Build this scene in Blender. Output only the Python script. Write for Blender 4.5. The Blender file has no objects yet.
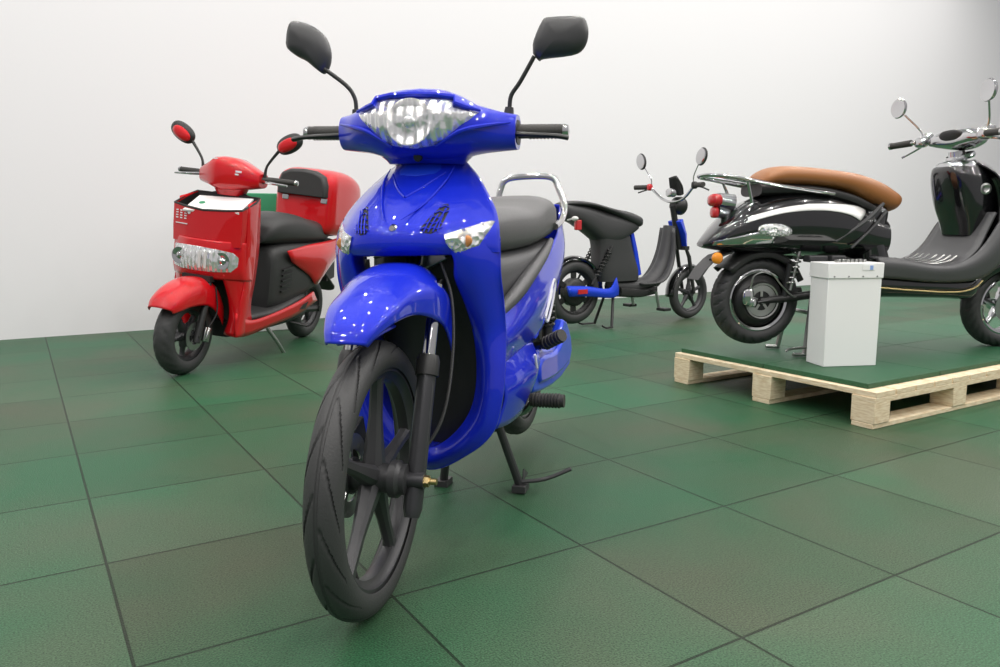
import bpy, bmesh, math, random
from mathutils import Matrix, Vector
random.seed(7)
C = bpy.context.scene.collection
R = math.radians
PI = math.pi

# ------------------------------------------------------------------ camera
sc = bpy.context.scene
cam = bpy.data.cameras.new('camera')
cam.sensor_width = 36.0
cam.lens = 776.0 / 1000.0 * 36.0
cam.clip_end = 100
camo = bpy.data.objects.new('camera', cam)
camo.location = (0, 0, 0.79)
camo.rotation_euler = (R(90) - math.atan(113.5 / 776.0), 0, 0)
C.objects.link(camo)
sc.camera = camo

# ------------------------------------------------------------------ light
sc.view_settings.view_transform = 'Standard'
sc.view_settings.look = 'None'
sc.view_settings.gamma = 1.0
sc.view_settings.use_curve_mapping = False
sc.view_settings.exposure = 0.0
w = bpy.data.worlds.new('hall'); sc.world = w; w.use_nodes = True
w.node_tree.nodes['Background'].inputs[0].default_value = (1.0, 0.985, 1.0, 1)
w.node_tree.nodes['Background'].inputs[1].default_value = 0.40
# the hall's ceiling spots, a regular grid well above the stand
n = 0
GA = R(31.8)     # direction of the tile grid and of the wall
for ix in range(11):
    for iy in range(7):
        L = bpy.data.lights.new('ceiling_spot', 'AREA')
        L.shape = 'DISK'; L.size = 0.09
        L.energy = 17.0 * (0.8 if ix < 3 else 1.0)
        L.color = (1.0, 0.97, 0.93)
        o = bpy.data.objects.new('ceiling_spot', L)
        lu, lv = -4.6 + ix * 1.5, 4.9 - iy * 1.5
        o.location = (math.cos(GA) * lu - math.sin(GA) * lv, math.sin(GA) * lu + math.cos(GA) * lv, 4.6)
        C.objects.link(o)

# ------------------------------------------------------------------ materials
MATS = {}
def mat(name, col, rough=0.5, metal=0.0, coat=0.0, spec=0.5, emit=None, trans=0.0, bump=None, alpha=None):
    if name in MATS: return MATS[name]
    m = bpy.data.materials.new(name); m.use_nodes = True
    nt = m.node_tree; b = nt.nodes['Principled BSDF']
    b.inputs['Base Color'].default_value = (*col, 1)
    b.inputs['Roughness'].default_value = rough
    b.inputs['Metallic'].default_value = metal
    b.inputs['Coat Weight'].default_value = coat
    b.inputs['Coat Roughness'].default_value = 0.015
    b.inputs['Specular IOR Level'].default_value = spec
    b.inputs['Transmission Weight'].default_value = trans
    tc = nt.nodes.new('ShaderNodeTexCoord')
    nz = nt.nodes.new('ShaderNodeTexNoise')
    nz.inputs['Scale'].default_value = 9.0 if not bump else bump[0]
    nz.inputs['Detail'].default_value = 3
    nt.links.new(tc.outputs['Object'], nz.inputs['Vector'])
    if bump:
        bp = nt.nodes.new('ShaderNodeBump')
        bp.inputs['Strength'].default_value = bump[1]; bp.inputs['Distance'].default_value = 0.002
        nt.links.new(nz.outputs['Fac'], bp.inputs['Height'])
        nt.links.new(bp.outputs['Normal'], b.inputs['Normal'])
    # faint unevenness of the finish
    mr = nt.nodes.new('ShaderNodeMapRange')
    mr.inputs['To Min'].default_value = max(0.0, rough - 0.03); mr.inputs['To Max'].default_value = min(1.0, rough + 0.04)
    nt.links.new(nz.outputs['Fac'], mr.inputs['Value'])
    nt.links.new(mr.outputs['Result'], b.inputs['Roughness'])
    MATS[name] = m
    return m

BLUE = mat('blue_paint', (0.006, 0.022, 0.58), 0.40, 0.1, 1.0, spec=.15)
BLUE2 = mat('bright_blue_paint', (0.012, 0.055, 0.68), 0.4, 0.1, 0.8, spec=.15)
RED = mat('red_paint', (0.58, 0.005, 0.010), 0.40, 0.1, 1.0, spec=.15)
BLACKP = mat('black_gloss_paint', (0.006, 0.006, 0.007), 0.15, 0.0, 1.0)
PLAST = mat('black_plastic', (0.018, 0.018, 0.018), 0.42, bump=(400, 0.2))
GPLAST = mat('dark_grey_plastic', (0.045, 0.045, 0.047), 0.45, bump=(300, 0.25))
GREYSEAT = mat('grey_vinyl', (0.105, 0.103, 0.105), 0.5, bump=(260, 0.3))
GREYSEAT2 = mat('dark_grey_vinyl', (0.075, 0.075, 0.078), 0.42, bump=(260, 0.2))
BLKSEAT = mat('black_vinyl', (0.03, 0.03, 0.03), 0.5, bump=(260, 0.3))
TAN = mat('tan_leather', (0.32, 0.125, 0.038), 0.4, bump=(120, 0.25))
MIRB = mat('satin_black_shell', (0.042, 0.042, 0.044), 0.36)
RUB = mat('tyre_rubber', (0.040, 0.040, 0.041), 0.5, bump=(300, 0.3))
RUB2 = mat('grip_rubber', (0.035, 0.033, 0.03), 0.6, bump=(200, 0.4))
CHROME = mat('chrome', (0.60, 0.60, 0.61), 0.08, 1.0)
STEEL = mat('brushed_steel', (0.45, 0.45, 0.44), 0.3, 1.0)
BRASS = mat('yellow_zinc', (0.55, 0.42, 0.2), 0.35, 1.0)
ALLOY = mat('painted_dark_alloy', (0.05, 0.05, 0.053), 0.38, 0.3)
FORKM = mat('fork_grey', (0.055, 0.055, 0.06), 0.33, 0.5)
WHITE = mat('white_enamel', (0.88, 0.88, 0.87), 0.35)
DECAL = mat('white_decal', (0.8, 0.8, 0.82), 0.3, 0, 0.5)
SILVER = mat('silver_paint', (0.72, 0.72, 0.70), 0.25, 0.2, 1.0)
REDLENS = mat('red_lens', (0.55, 0.01, 0.015), 0.15, 0, 1)
ORANGE = mat('orange_lens', (0.85, 0.28, 0.01), 0.15, 0, 1)
AMBER = mat('amber_bulb', (0.55, 0.22, 0.06), 0.25, 0.2, 1)
PAPER = mat('paper', (0.85, 0.85, 0.84), 0.7)
GREENP = mat('green_panel', (0.03, 0.28, 0.13), 0.6)

def crystal(name, col, scale, metal, wave=1.0):
    m = mat(name, col, 0.12, metal, 1.0)
    nt = m.node_tree; b = nt.nodes['Principled BSDF']
    tc = nt.nodes.new('ShaderNodeTexCoord')
    v = nt.nodes.new('ShaderNodeTexVoronoi'); v.inputs['Scale'].default_value = scale
    wv = nt.nodes.new('ShaderNodeTexWave'); wv.inputs['Scale'].default_value = scale * 0.45
    wv.bands_direction = 'Y'
    mx = nt.nodes.new('ShaderNodeMath'); mx.operation = 'ADD'
    bp = nt.nodes.new('ShaderNodeBump'); bp.inputs['Strength'].default_value = 0.7; bp.inputs['Distance'].default_value = 0.010
    nt.links.new(tc.outputs['Object'], v.inputs['Vector']); nt.links.new(tc.outputs['Object'], wv.inputs['Vector'])
    mw = nt.nodes.new('ShaderNodeMath'); mw.operation = 'MULTIPLY'; mw.inputs[1].default_value = wave
    nt.links.new(wv.outputs['Fac'], mw.inputs[0]); nt.links.new(v.outputs['Distance'], mx.inputs[0]); nt.links.new(mw.outputs[0], mx.inputs[1])
    nt.links.new(mx.outputs[0], bp.inputs['Height']); nt.links.new(bp.outputs['Normal'], b.inputs['Normal'])
    return m
CRYSTAL = crystal('clear_lamp_reflector', (0.92, 0.92, 0.93), 30, 0.7)
LENS = crystal('clear_lens', (0.78, 0.79, 0.79), 75, 0.75, 0.15)

def wood():
    m = mat('pale_pine', (0.72, 0.55, 0.34), 0.65)
    nt = m.node_tree; b = nt.nodes['Principled BSDF']
    tc = nt.nodes.new('ShaderNodeTexCoord')
    mp = nt.nodes.new('ShaderNodeMapping'); mp.inputs['Scale'].default_value = (6, 6, 40)
    nz = nt.nodes.new('ShaderNodeTexNoise'); nz.inputs['Scale'].default_value = 4; nz.inputs['Detail'].default_value = 6
    cr = nt.nodes.new('ShaderNodeValToRGB')
    cr.color_ramp.elements[0].position = 0.35; cr.color_ramp.elements[0].color = (0.66, 0.51, 0.32, 1)
    cr.color_ramp.elements[1].position = 0.6; cr.color_ramp.elements[1].color = (0.82, 0.70, 0.50, 1)
    nt.links.new(tc.outputs['Object'], mp.inputs['Vector']); nt.links.new(mp.outputs[0], nz.inputs['Vector'])
    nt.links.new(nz.outputs['Fac'], cr.inputs['Fac']); nt.links.new(cr.outputs[0], b.inputs['Base Color'])
    return m
WOOD = wood()

GA = R(31.8)     # direction of the tile grid and of the wall
def rubber_floor(name, tiles=True):
    m = mat(name, (0.05, 0.15, 0.1), 0.5)
    nt = m.node_tree; b = nt.nodes['Principled BSDF']
    for l in list(b.inputs['Roughness'].links): nt.links.remove(l)
    b.inputs['Roughness'].default_value = 0.45; b.inputs['Specular IOR Level'].default_value = 0.22
    N = nt.nodes.new; LK = nt.links.new
    tc = N('ShaderNodeTexCoord')
    # granules
    g = N('ShaderNodeTexNoise'); g.inputs['Scale'].default_value = 260; g.inputs['Detail'].default_value = 2
    LK(tc.outputs['Object'], g.inputs['Vector'])
    gr = N('ShaderNodeValToRGB')
    gr.color_ramp.elements[0].position = 0.33; gr.color_ramp.elements[0].color = (0.50, 0.50, 0.50, 1)
    gr.color_ramp.elements[1].position = 0.68; gr.color_ramp.elements[1].color = (1.45, 1.45, 1.45, 1)
    LK(g.outputs['Fac'], gr.inputs['Fac'])
    # worn brownish patches
    p = N('ShaderNodeTexNoise'); p.inputs['Scale'].default_value = 1.1; p.inputs['Detail'].default_value = 3; p.inputs['Roughness'].default_value = 0.55
    LK(tc.outputs['Object'], p.inputs['Vector'])
    pr = N('ShaderNodeValToRGB')
    pr.color_ramp.elements[0].position = 0.38; pr.color_ramp.elements[0].color = (0.025, 0.108, 0.050, 1)
    pr.color_ramp.elements[1].position = 0.66; pr.color_ramp.elements[1].color = (0.064, 0.096, 0.056, 1)
    LK(p.outputs['Fac'], pr.inputs['Fac'])
    col = pr.outputs[0]
    if tiles:
        mp = N('ShaderNodeMapping'); mp.vector_type = 'POINT'
        mp.inputs['Scale'].default_value = (2, 2, 2)
        LK(tc.outputs['Object'], mp.inputs['Vector'])
        br = N('ShaderNodeTexBrick'); br.offset = 0; br.squash = 1
        br.inputs['Scale'].default_value = 1; br.inputs['Brick Width'].default_value = 1; br.inputs['Row Height'].default_value = 1
        br.inputs['Mortar Size'].default_value = 0.0065; br.inputs['Mortar Smooth'].default_value = 0.2
        br.inputs['Color1'].default_value = (0.90, 0.80, 0.78, 1); br.inputs['Color2'].default_value = (1.04, 1.06, 1.05, 1)
        br.inputs['Mortar'].default_value = (0.28, 0.26, 0.24, 1)
        LK(mp.outputs[0], br.inputs['Vector'])
        mm = N('ShaderNodeMix'); mm.data_type = 'RGBA'; mm.blend_type = 'MULTIPLY'; mm.inputs[0].default_value = 1
        LK(col, mm.inputs[6]); LK(br.outputs['Color'], mm.inputs[7]); col = mm.outputs[2]
    m2 = N('ShaderNodeMix'); m2.data_type = 'RGBA'; m2.blend_type = 'MULTIPLY'; m2.inputs[0].default_value = 1
    LK(col, m2.inputs[6]); LK(gr.outputs[0], m2.inputs[7])
    LK(m2.outputs[2], b.inputs['Base Color'])
    bp = N('ShaderNodeBump'); bp.inputs['Strength'].default_value = 0.5; bp.inputs['Distance'].default_value = 0.003
    LK(g.outputs['Fac'], bp.inputs['Height'])
    if tiles:
        b2 = N('ShaderNodeBump'); b2.inputs['Strength'].default_value = 0.8; b2.inputs['Distance'].default_value = 0.004; b2.invert = True
        LK(br.outputs['Fac'], b2.inputs['Height']); LK(bp.outputs['Normal'], b2.inputs['Normal'])
        LK(b2.outputs['Normal'], b.inputs['Normal'])
    else:
        LK(bp.outputs['Normal'], b.inputs['Normal'])
    return m
FLOORM = rubber_floor('green_rubber_tiles')
MATM = rubber_floor('green_rubber_mat', False)
WALLM = mat('white_wall', (0.81, 0.80, 0.82), 0.75, bump=(30, 0.15))
DARKEDGE = mat('dark_rubber_edge', (0.012, 0.02, 0.015), 0.7)

# ------------------------------------------------------------------ mesh helpers
def cat1(P, n):
    """Catmull-Rom through the points P, n steps a segment."""
    out = []
    m = len(P)
    if m == 2:
        return [tuple(P[0][k] + (P[1][k] - P[0][k]) * i / n for k in range(len(P[0]))) for i in range(n + 1)]
    for i in range(m - 1):
        p1, p2 = P[i], P[i + 1]
        p0 = P[i - 1] if i > 0 else tuple(2 * a - b for a, b in zip(p1, p2))
        p3 = P[i + 2] if i + 2 < m else tuple(2 * b - a for a, b in zip(p1, p2))
        for j in range(n):
            t = j / n
            out.append(tuple(0.5 * (2 * b + (c - a) * t + (2 * a - 5 * b + 4 * c - d) * t * t + (3 * b - a - 3 * c + d) * t ** 3)
                             for a, b, c, d in zip(p0, p1, p2, p3)))
    out.append(tuple(P[-1]))
    return out

class MB:
    def __init__(s, M=None):
        s.v = []; s.f = []; s.M = M
    def add(s, vs, fs):
        k = len(s.v); s.v += [tuple(x) for x in vs]; s.f += [tuple(i + k for i in f) for f in fs]; return s
    def grid(s, rows, closed=False):
        nr, nc = len(rows), len(rows[0])
        fs = []
        for i in range(nr - 1):
            for j in range(nc if closed else nc - 1):
                j2 = (j + 1) % nc
                fs.append((i * nc + j, i * nc + j2, (i + 1) * nc + j2, (i + 1) * nc + j))
        return s.add([p for r in rows for p in r], fs)
    def surf(s, rows, nu=5, nv=5):
        rr = [cat1(r, nv) for r in rows]
        cols = [cat1([r[j] for r in rr], nu) for j in range(len(rr[0]))]
        return s.grid([[cols[j][i] for j in range(len(cols))] for i in range(len(cols[0]))])
    def loft(s, secs, caps=True):
        n = len(secs[0]); s.grid(secs, True)
        if caps:
            k = len(s.v) - n * len(secs)
            s.f.append(tuple(k + i for i in reversed(range(n))))
            k2 = len(s.v) - n
            s.f.append(tuple(k2 + i for i in range(n)))
        return s
    def box(s, c, d, rot=None):
        x, y, z = [q / 2 for q in d]
        vs = [Vector(q) for q in ((-x, -y, -z), (x, -y, -z), (x, y, -z), (-x, y, -z), (-x, -y, z), (x, -y, z), (x, y, z), (-x, y, z))]
        if rot: vs = [rot @ v for v in vs]
        vs = [v + Vector(c) for v in vs]
        return s.add(vs, [(3, 2, 1, 0), (4, 5, 6, 7), (0, 1, 5, 4), (1, 2, 6, 5), (2, 3, 7, 6), (3, 0, 4, 7)])
    def tube(s, P, r, seg=12, n=0, flat=1.0):
        """tube along P; r a number or one radius a point; n>0 smooths the path."""
        rs = r if isinstance(r, (list, tuple)) else [r] * len(P)
        Q = [tuple(p) + (q,) for p, q in zip(P, rs)]
        if n: Q = cat1(Q, n)
        pts = [Vector(q[:3]) for q in Q]; rad = [q[3] for q in Q]
        secs = []; up = None
        for i, p in enumerate(pts):
            d = (pts[min(i + 1, len(pts) - 1)] - pts[max(i - 1, 0)]).normalized()
            if up is None:
                up = Vector((0, 0, 1)) if abs(d.z) < 0.9 else Vector((1, 0, 0))
            a = d.cross(up).normalized(); up = a.cross(d).normalized()
            secs.append([tuple(p + a * math.cos(t) * rad[i] + up * math.sin(t) * rad[i] * flat) for t in [2 * PI * k / seg for k in range(seg)]])
        return s.loft(secs)
    def lathe(s, prof, o, axis, seg=32, closed=False):
        """prof: (radius, height) pairs about the axis through o."""
        ax = Vector(axis).normalized()
        a = ax.cross(Vector((0, 0, 1)) if abs(ax.z) < 0.9 else Vector((1, 0, 0))).normalized(); b = ax.cross(a)
        rows = []
        for r, h in prof:
            rows.append([tuple(Vector(o) + ax * h + (a * math.cos(t) + b * math.sin(t)) * max(r, 1e-4)) for t in [2 * PI * k / seg for k in range(seg)]])
        if closed: rows.append(rows[0])
        return s.grid(rows, True)
    def ell(s, c, r, seg=20, rings=12, e=2.0, M=None):
        rows = []
        for i in range(rings + 1):
            ph = -PI / 2 + PI * i / rings
            row = []
            for k in range(seg):
                t = 2 * PI * k / seg
                def sp(v): return math.copysign(abs(v) ** (2 / e), v)
                q = Vector((sp(math.cos(ph)) * sp(math.cos(t)) * r[0], sp(math.cos(ph)) * sp(math.sin(t)) * r[1], sp(math.sin(ph)) * r[2]))
                if M: q = M @ q
                row.append(tuple(q + Vector(c)))
            rows.append(row)
        return s.grid(rows, True)
    def prism(s, poly, thick, plane='xz', at=0.0):
        """poly of 2-D points extruded to a real thickness, centred on `at`."""
        n = len(poly)
        def p3(q, t):
            if plane == 'xz': return (q[0], at + t, q[1])
            if plane == 'yz': return (at + t, q[0], q[1])
            return (q[0], q[1], at + t)
        vs = [p3(q, -thick / 2) for q in poly] + [p3(q, thick / 2) for q in poly]
        fs = [tuple(range(n)), tuple(reversed(range(n, 2 * n)))] + [(i, (i + 1) % n, n + (i + 1) % n, n + i) for i in range(n)]
        return s.add(vs, fs)
    def patch(s, poly, fn, off=0.004, bulge=0.01, rings=6, sub=4):
        """a lens or panel lying on the surface x = fn(y, z)."""
        P = []
        for i in range(len(poly)):
            a, b = poly[i], poly[(i + 1) % len(poly)]
            for k in range(sub): P.append((a[0] + (b[0] - a[0]) * k / sub, a[1] + (b[1] - a[1]) * k / sub))
        cy = sum(p[0] for p in P) / len(P); cz = sum(p[1] for p in P) / len(P)
        rows = [[(fn(y, z) - 0.012, y, z) for y, z in P]]
        for i in range(rings + 1):
            q = 1 - i / rings
            q = max(q, 0.001)
            rows.append([(fn(cy + (y - cy) * q, cz + (z - cz) * q) + off + bulge * (1 - q * q), cy + (y - cy) * q, cz + (z - cz) * q) for y, z in P])
        return s.grid(rows, True)
    def build(s, name, m, parent=None, sharp=40, bevel=0, thick=0, sub=0):
        me = bpy.data.meshes.new(name)
        vs = s.v if s.M is None else [tuple(s.M @ Vector(p)) for p in s.v]
        me.from_pydata(vs, [], s.f)
        bm = bmesh.new(); bm.from_mesh(me)
        bmesh.ops.remove_doubles(bm, verts=bm.verts, dist=0.00002)
        bmesh.ops.recalc_face_normals(bm, faces=bm.faces)
        bm.to_mesh(me); bm.free()
        me.polygons.foreach_set('use_smooth', [True] * len(me.polygons))
        me.set_sharp_from_angle(angle=R(sharp))
        me.materials.append(m)
        o = bpy.data.objects.new(name, me); C.objects.link(o)
        if parent is not None: o.parent = parent
        if thick:
            md = o.modifiers.new('t', 'SOLIDIFY'); md.thickness = thick; md.offset = 0
        if bevel:
            md = o.modifiers.new('b', 'BEVEL'); md.width = bevel; md.segments = 2; md.limit_method = 'ANGLE'; md.angle_limit = R(35)
        if sub:
            md = o.modifiers.new('s', 'SUBSURF'); md.levels = sub; md.render_levels = sub
        return o

def thing(name, label, cat, loc=(0, 0, 0), rot=(0, 0, 0), group=None):
    o = bpy.data.objects.new(name, None); C.objects.link(o)
    o.empty_display_size = 0.1
    o.location = loc; o.rotation_euler = rot; o['label'] = label; o['category'] = cat
    if group: o['group'] = group
    return o
def tag(o, label, cat, group=None):
    o['label'] = label; o['category'] = cat
    if group: o['group'] = group
    return o
def lab(o, t): o['label'] = t; return o

def se(c, w, h, n=24, e=2.5):
    """superellipse offsets: list of (a, b)"""
    out = []
    for k in range(n):
        t = 2 * PI * k / n
        ct, st = math.cos(t), math.sin(t)
        out.append((c[0] + w * math.copysign(abs(ct) ** (2 / e), ct), c[1] + h * math.copysign(abs(st) ** (2 / e), st)))
    return out
def loft_x(st, M=None, n=24, e=2.6, steps=4, mb=None):
    """st: (x, half width, z bottom, z top[, y centre]) stations lofted along x."""
    st = [tuple(q) + ((0,) if len(q) == 4 else ()) for q in st]
    st = cat1(st, steps)
    mb = mb or MB(M)
    return mb.loft([[(x, a, b) for a, b in se((yc, (z0 + z1) / 2), max(w_, 0.002), max((z1 - z0) / 2, 0.002), n, e)] for x, w_, z0, z1, yc in st])
def loft_z(st, M=None, n=24, e=2.6, steps=4, mb=None):
    """st: (z, x back, x front, half width)"""
    st = cat1(st, steps); mb = mb or MB(M)
    return mb.loft([[(a, b, z) for a, b in se(((x0 + x1) / 2, 0), (x1 - x0) / 2, w_, n, e)] for z, x0, x1, w_ in st])
def loft_y(st, M=None, n=24, e=2.6, steps=4, mb=None):
    """st: (y, x back, x front, z bottom, z top)"""
    st = cat1(st, steps); mb = mb or MB(M)
    return mb.loft([[(a, y, b) for a, b in se(((x0 + x1) / 2, (z0 + z1) / 2), max((x1 - x0) / 2, .001), max((z1 - z0) / 2, .001), n, e)] for y, x0, x1, z0, z1 in st])

# ------------------------------------------------------------------ wheels
def tyre(mb, cx, cz, Rr, w_, rim, N=24, depth=0.004, k=1.3, seg=160, lo=14, hi=80, phs=24, width=.24):
    hr = (Rr - rim) / 1.574
    rows = []
    for i in range(seg):
        th = 2 * PI * i / seg
        row = []
        for j in range(phs + 1):
            ph = R(-125 + 250 * j / phs); a = abs(math.degrees(ph))
            r = Rr - hr + hr * math.cos(ph)
            if a < 70: r = min(r, Rr) - 0
            if depth and lo < a < hi:
                q = (i / seg * N + k * (a / 70) ** 1.3 * 1.0 + (0.5 if ph < 0 else 0)) % 1
                if q < width: r -= depth * (1 - 0.35 * abs(a - 45) / 35)
            elif depth and a < 3.5: r -= depth * .6
            row.append((cx + r * math.cos(th), w_ * math.sin(ph), cz + r * math.sin(th)))
        rows.append(row)
    rows.append(rows[0])
    return mb.grid(rows)

def wheel(root, name, cx, cz, Rr, w_, rim, spokes=5, rimmat=ALLOY, tread=24, seg=160, M=None, disc_side=-1, disc_r=.09, a0=90, hubmat=None, lip=None, style='cast', hub_w=None, disc=True, depth=.004, k=1.3, width=.24, lo=14, hi=80, drum=.62, phs=24):
    Y = (0, 1, 0); o = (cx, 0, cz)
    m = MB(M)
    rw = w_ * 0.72
    # rim band
    m.lathe([(rim + .004, -rw), (rim - .006, -rw), (rim - .010, -rw * .7), (rim - .022, -rw * .45), (rim - .024, 0), (rim - .022, rw * .45), (rim - .010, rw * .7), (rim - .006, rw), (rim + .004, rw),
             (rim - .002, rw * .6), (rim - .012, 0), (rim - .002, -rw * .6)], o, Y, 64, closed=True)
    hw = hub_w or w_ * 1.15
    if style == 'cast':
        m.lathe([(0, -hw), (.026, -hw), (.030, -hw * .8), (.030, hw * .8), (.026, hw), (0, hw)], o, Y, 24)
        for s_ in range(spokes):
            a = R(a0 + 360 / spokes * s_)
            d = Vector((math.cos(a), 0, math.sin(a))); t = Vector((-math.sin(a), 0, math.cos(a)))
            secs = []
            L = rim - .02
            for u, wd, th in ((.02, .034, .022), (.06, .028, .018), (L * .6, .019, .013), (L - .01, .020, .012), (L + .004, .034, .014)):
                p = Vector(o) + d * u
                sec = []
                for q1, q2 in ((-1, -.5), (-.5, -1), (.5, -1), (1, -.5), (1, .5), (.5, 1), (-.5, 1), (-1, .5)):
                    sec.append(tuple(p + t * wd * .62 * q1 + Vector((0, 1, 0)) * th * q2))
                secs.append(sec)
            m.loft(secs)
    elif style == 'motor':
        # hub motor: big drum with short spokes
        hrd = rim * drum
        m.lathe([(0, -hw), (hrd * .75, -hw), (hrd * .9, -hw * .8), (hrd, -hw * .5), (hrd, hw * .5), (hrd * .9, hw * .8), (hrd * .75, hw), (0, hw)], o, Y, 40)
        for s_ in range(spokes):
            a = R(a0 + 360 / spokes * s_)
            d = Vector((math.cos(a), 0, math.sin(a))); t = Vector((-math.sin(a), 0, math.cos(a)))
            secs = []
            for u, wd, th in ((hrd - .01, .016, .012), (rim - .016, .02, .010)):
                p = Vector(o) + d * u
                secs.append([tuple(p + t * wd * q1 + Vector((0, th * q2, 0))) for q1, q2 in ((-1, -1), (1, -1), (1, 1), (-1, 1))])
            m.loft(secs)
    wo = m.build(name, rimmat, root, sharp=35)
    t = tyre(MB(M), cx, cz, Rr, w_, rim, tread, seg=seg, depth=depth, k=k, width=width, lo=lo, hi=hi, phs=phs).build('tyre', RUB, wo, sharp=50)
    if lip:
        l = MB(M)
        for sd in (-1, 1):
            l.lathe([(rim + .002, sd * (rw + .004)), (rim - .006, sd * (rw + .008)), (rim - .017, sd * (rw + .004)), (rim - .021, sd * rw * .7), (rim - .01, sd * rw * .5)], o, Y, 64, closed=True)
        l.build('rim_lip', lip, wo)
    if disc:
        dm = MB(M)
        y0 = disc_side * (w_ * 1.0 + .012)
        sg = 48
        for ra, rb in ((disc_r, disc_r * .62),):
            dm.lathe([(ra, y0 - .0018), (rb, y0 - .0018), (rb, y0 + .0018), (ra, y0 + .0018)], o, Y, sg, closed=True)
        for q in range(5):
            a = R(q * 72 + 20)
            dm.box((cx + math.cos(a) * disc_r * .48, y0, cz + math.sin(a) * disc_r * .48), (disc_r * .42, .003, .012), Matrix.Rotation(-a, 3, 'Y'))
        for q in range(20):
            a = 2 * PI * q / 20; rr = disc_r * (.74 if q % 2 else .88)
            dm.lathe([(.0045, -.0021), (.0025, -.0021), (.0025, .0021), (.0045, .0021)], (cx + math.cos(a) * rr, y0, cz + math.sin(a) * rr), Y, 8, closed=True)
        lab(dm.build('brake_disc', STEEL, wo), 'drilled steel brake disc')
    return wo

def spring(mb, p0, p1, r, wire, turns, seg=10):
    p0, p1 = Vector(p0), Vector(p1); d = (p1 - p0); L = d.length; d.normalize()
    a = d.cross(Vector((0, 1, 0))).normalized(); b = d.cross(a)
    pts = [tuple(p0 + d * L * i / (turns * seg) + (a * math.cos(2 * PI * i / seg) + b * math.sin(2 * PI * i / seg)) * r) for i in range(turns * seg + 1)]
    mb.tube(pts, wire, 6); return mb

# ------------------------------------------------------------------ the hall
ga = Matrix.Rotation(GA, 4, 'Z')
def grid_pt(u, v, z=0):
    """u along the wall, v away from the viewer, metres on the tile grid."""
    a = (math.cos(GA), math.sin(GA)); b = (-math.sin(GA), math.cos(GA))
    return (a[0] * u + b[0] * v, a[1] * u + b[1] * v, z)
fl = MB().add([(-9, -7, 0), (14, -7, 0), (14, 12, 0), (-9, 12, 0), (-9, -7, -.05), (14, -7, -.05), (14, 12, -.05), (-9, 12, -.05)],
              [(0, 1, 2, 3), (7, 6, 5, 4), (0, 4, 5, 1), (1, 5, 6, 2), (2, 6, 7, 3), (3, 7, 4, 0)]).build('floor', FLOORM, None)
fl.location = grid_pt(1.122, 1.432); fl.rotation_euler = (0, 0, GA); fl['kind'] = 'structure'
V_WALL = -math.sin(GA) * -3.326 + math.cos(GA) * 5.10
wa = MB().box((0, .1, 3.5), (30, .2, 7.0)).build('wall_back', WALLM, None)
wa.location = grid_pt(2.0, V_WALL); wa.rotation_euler = (0, 0, GA); wa['kind'] = 'structure'

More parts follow.
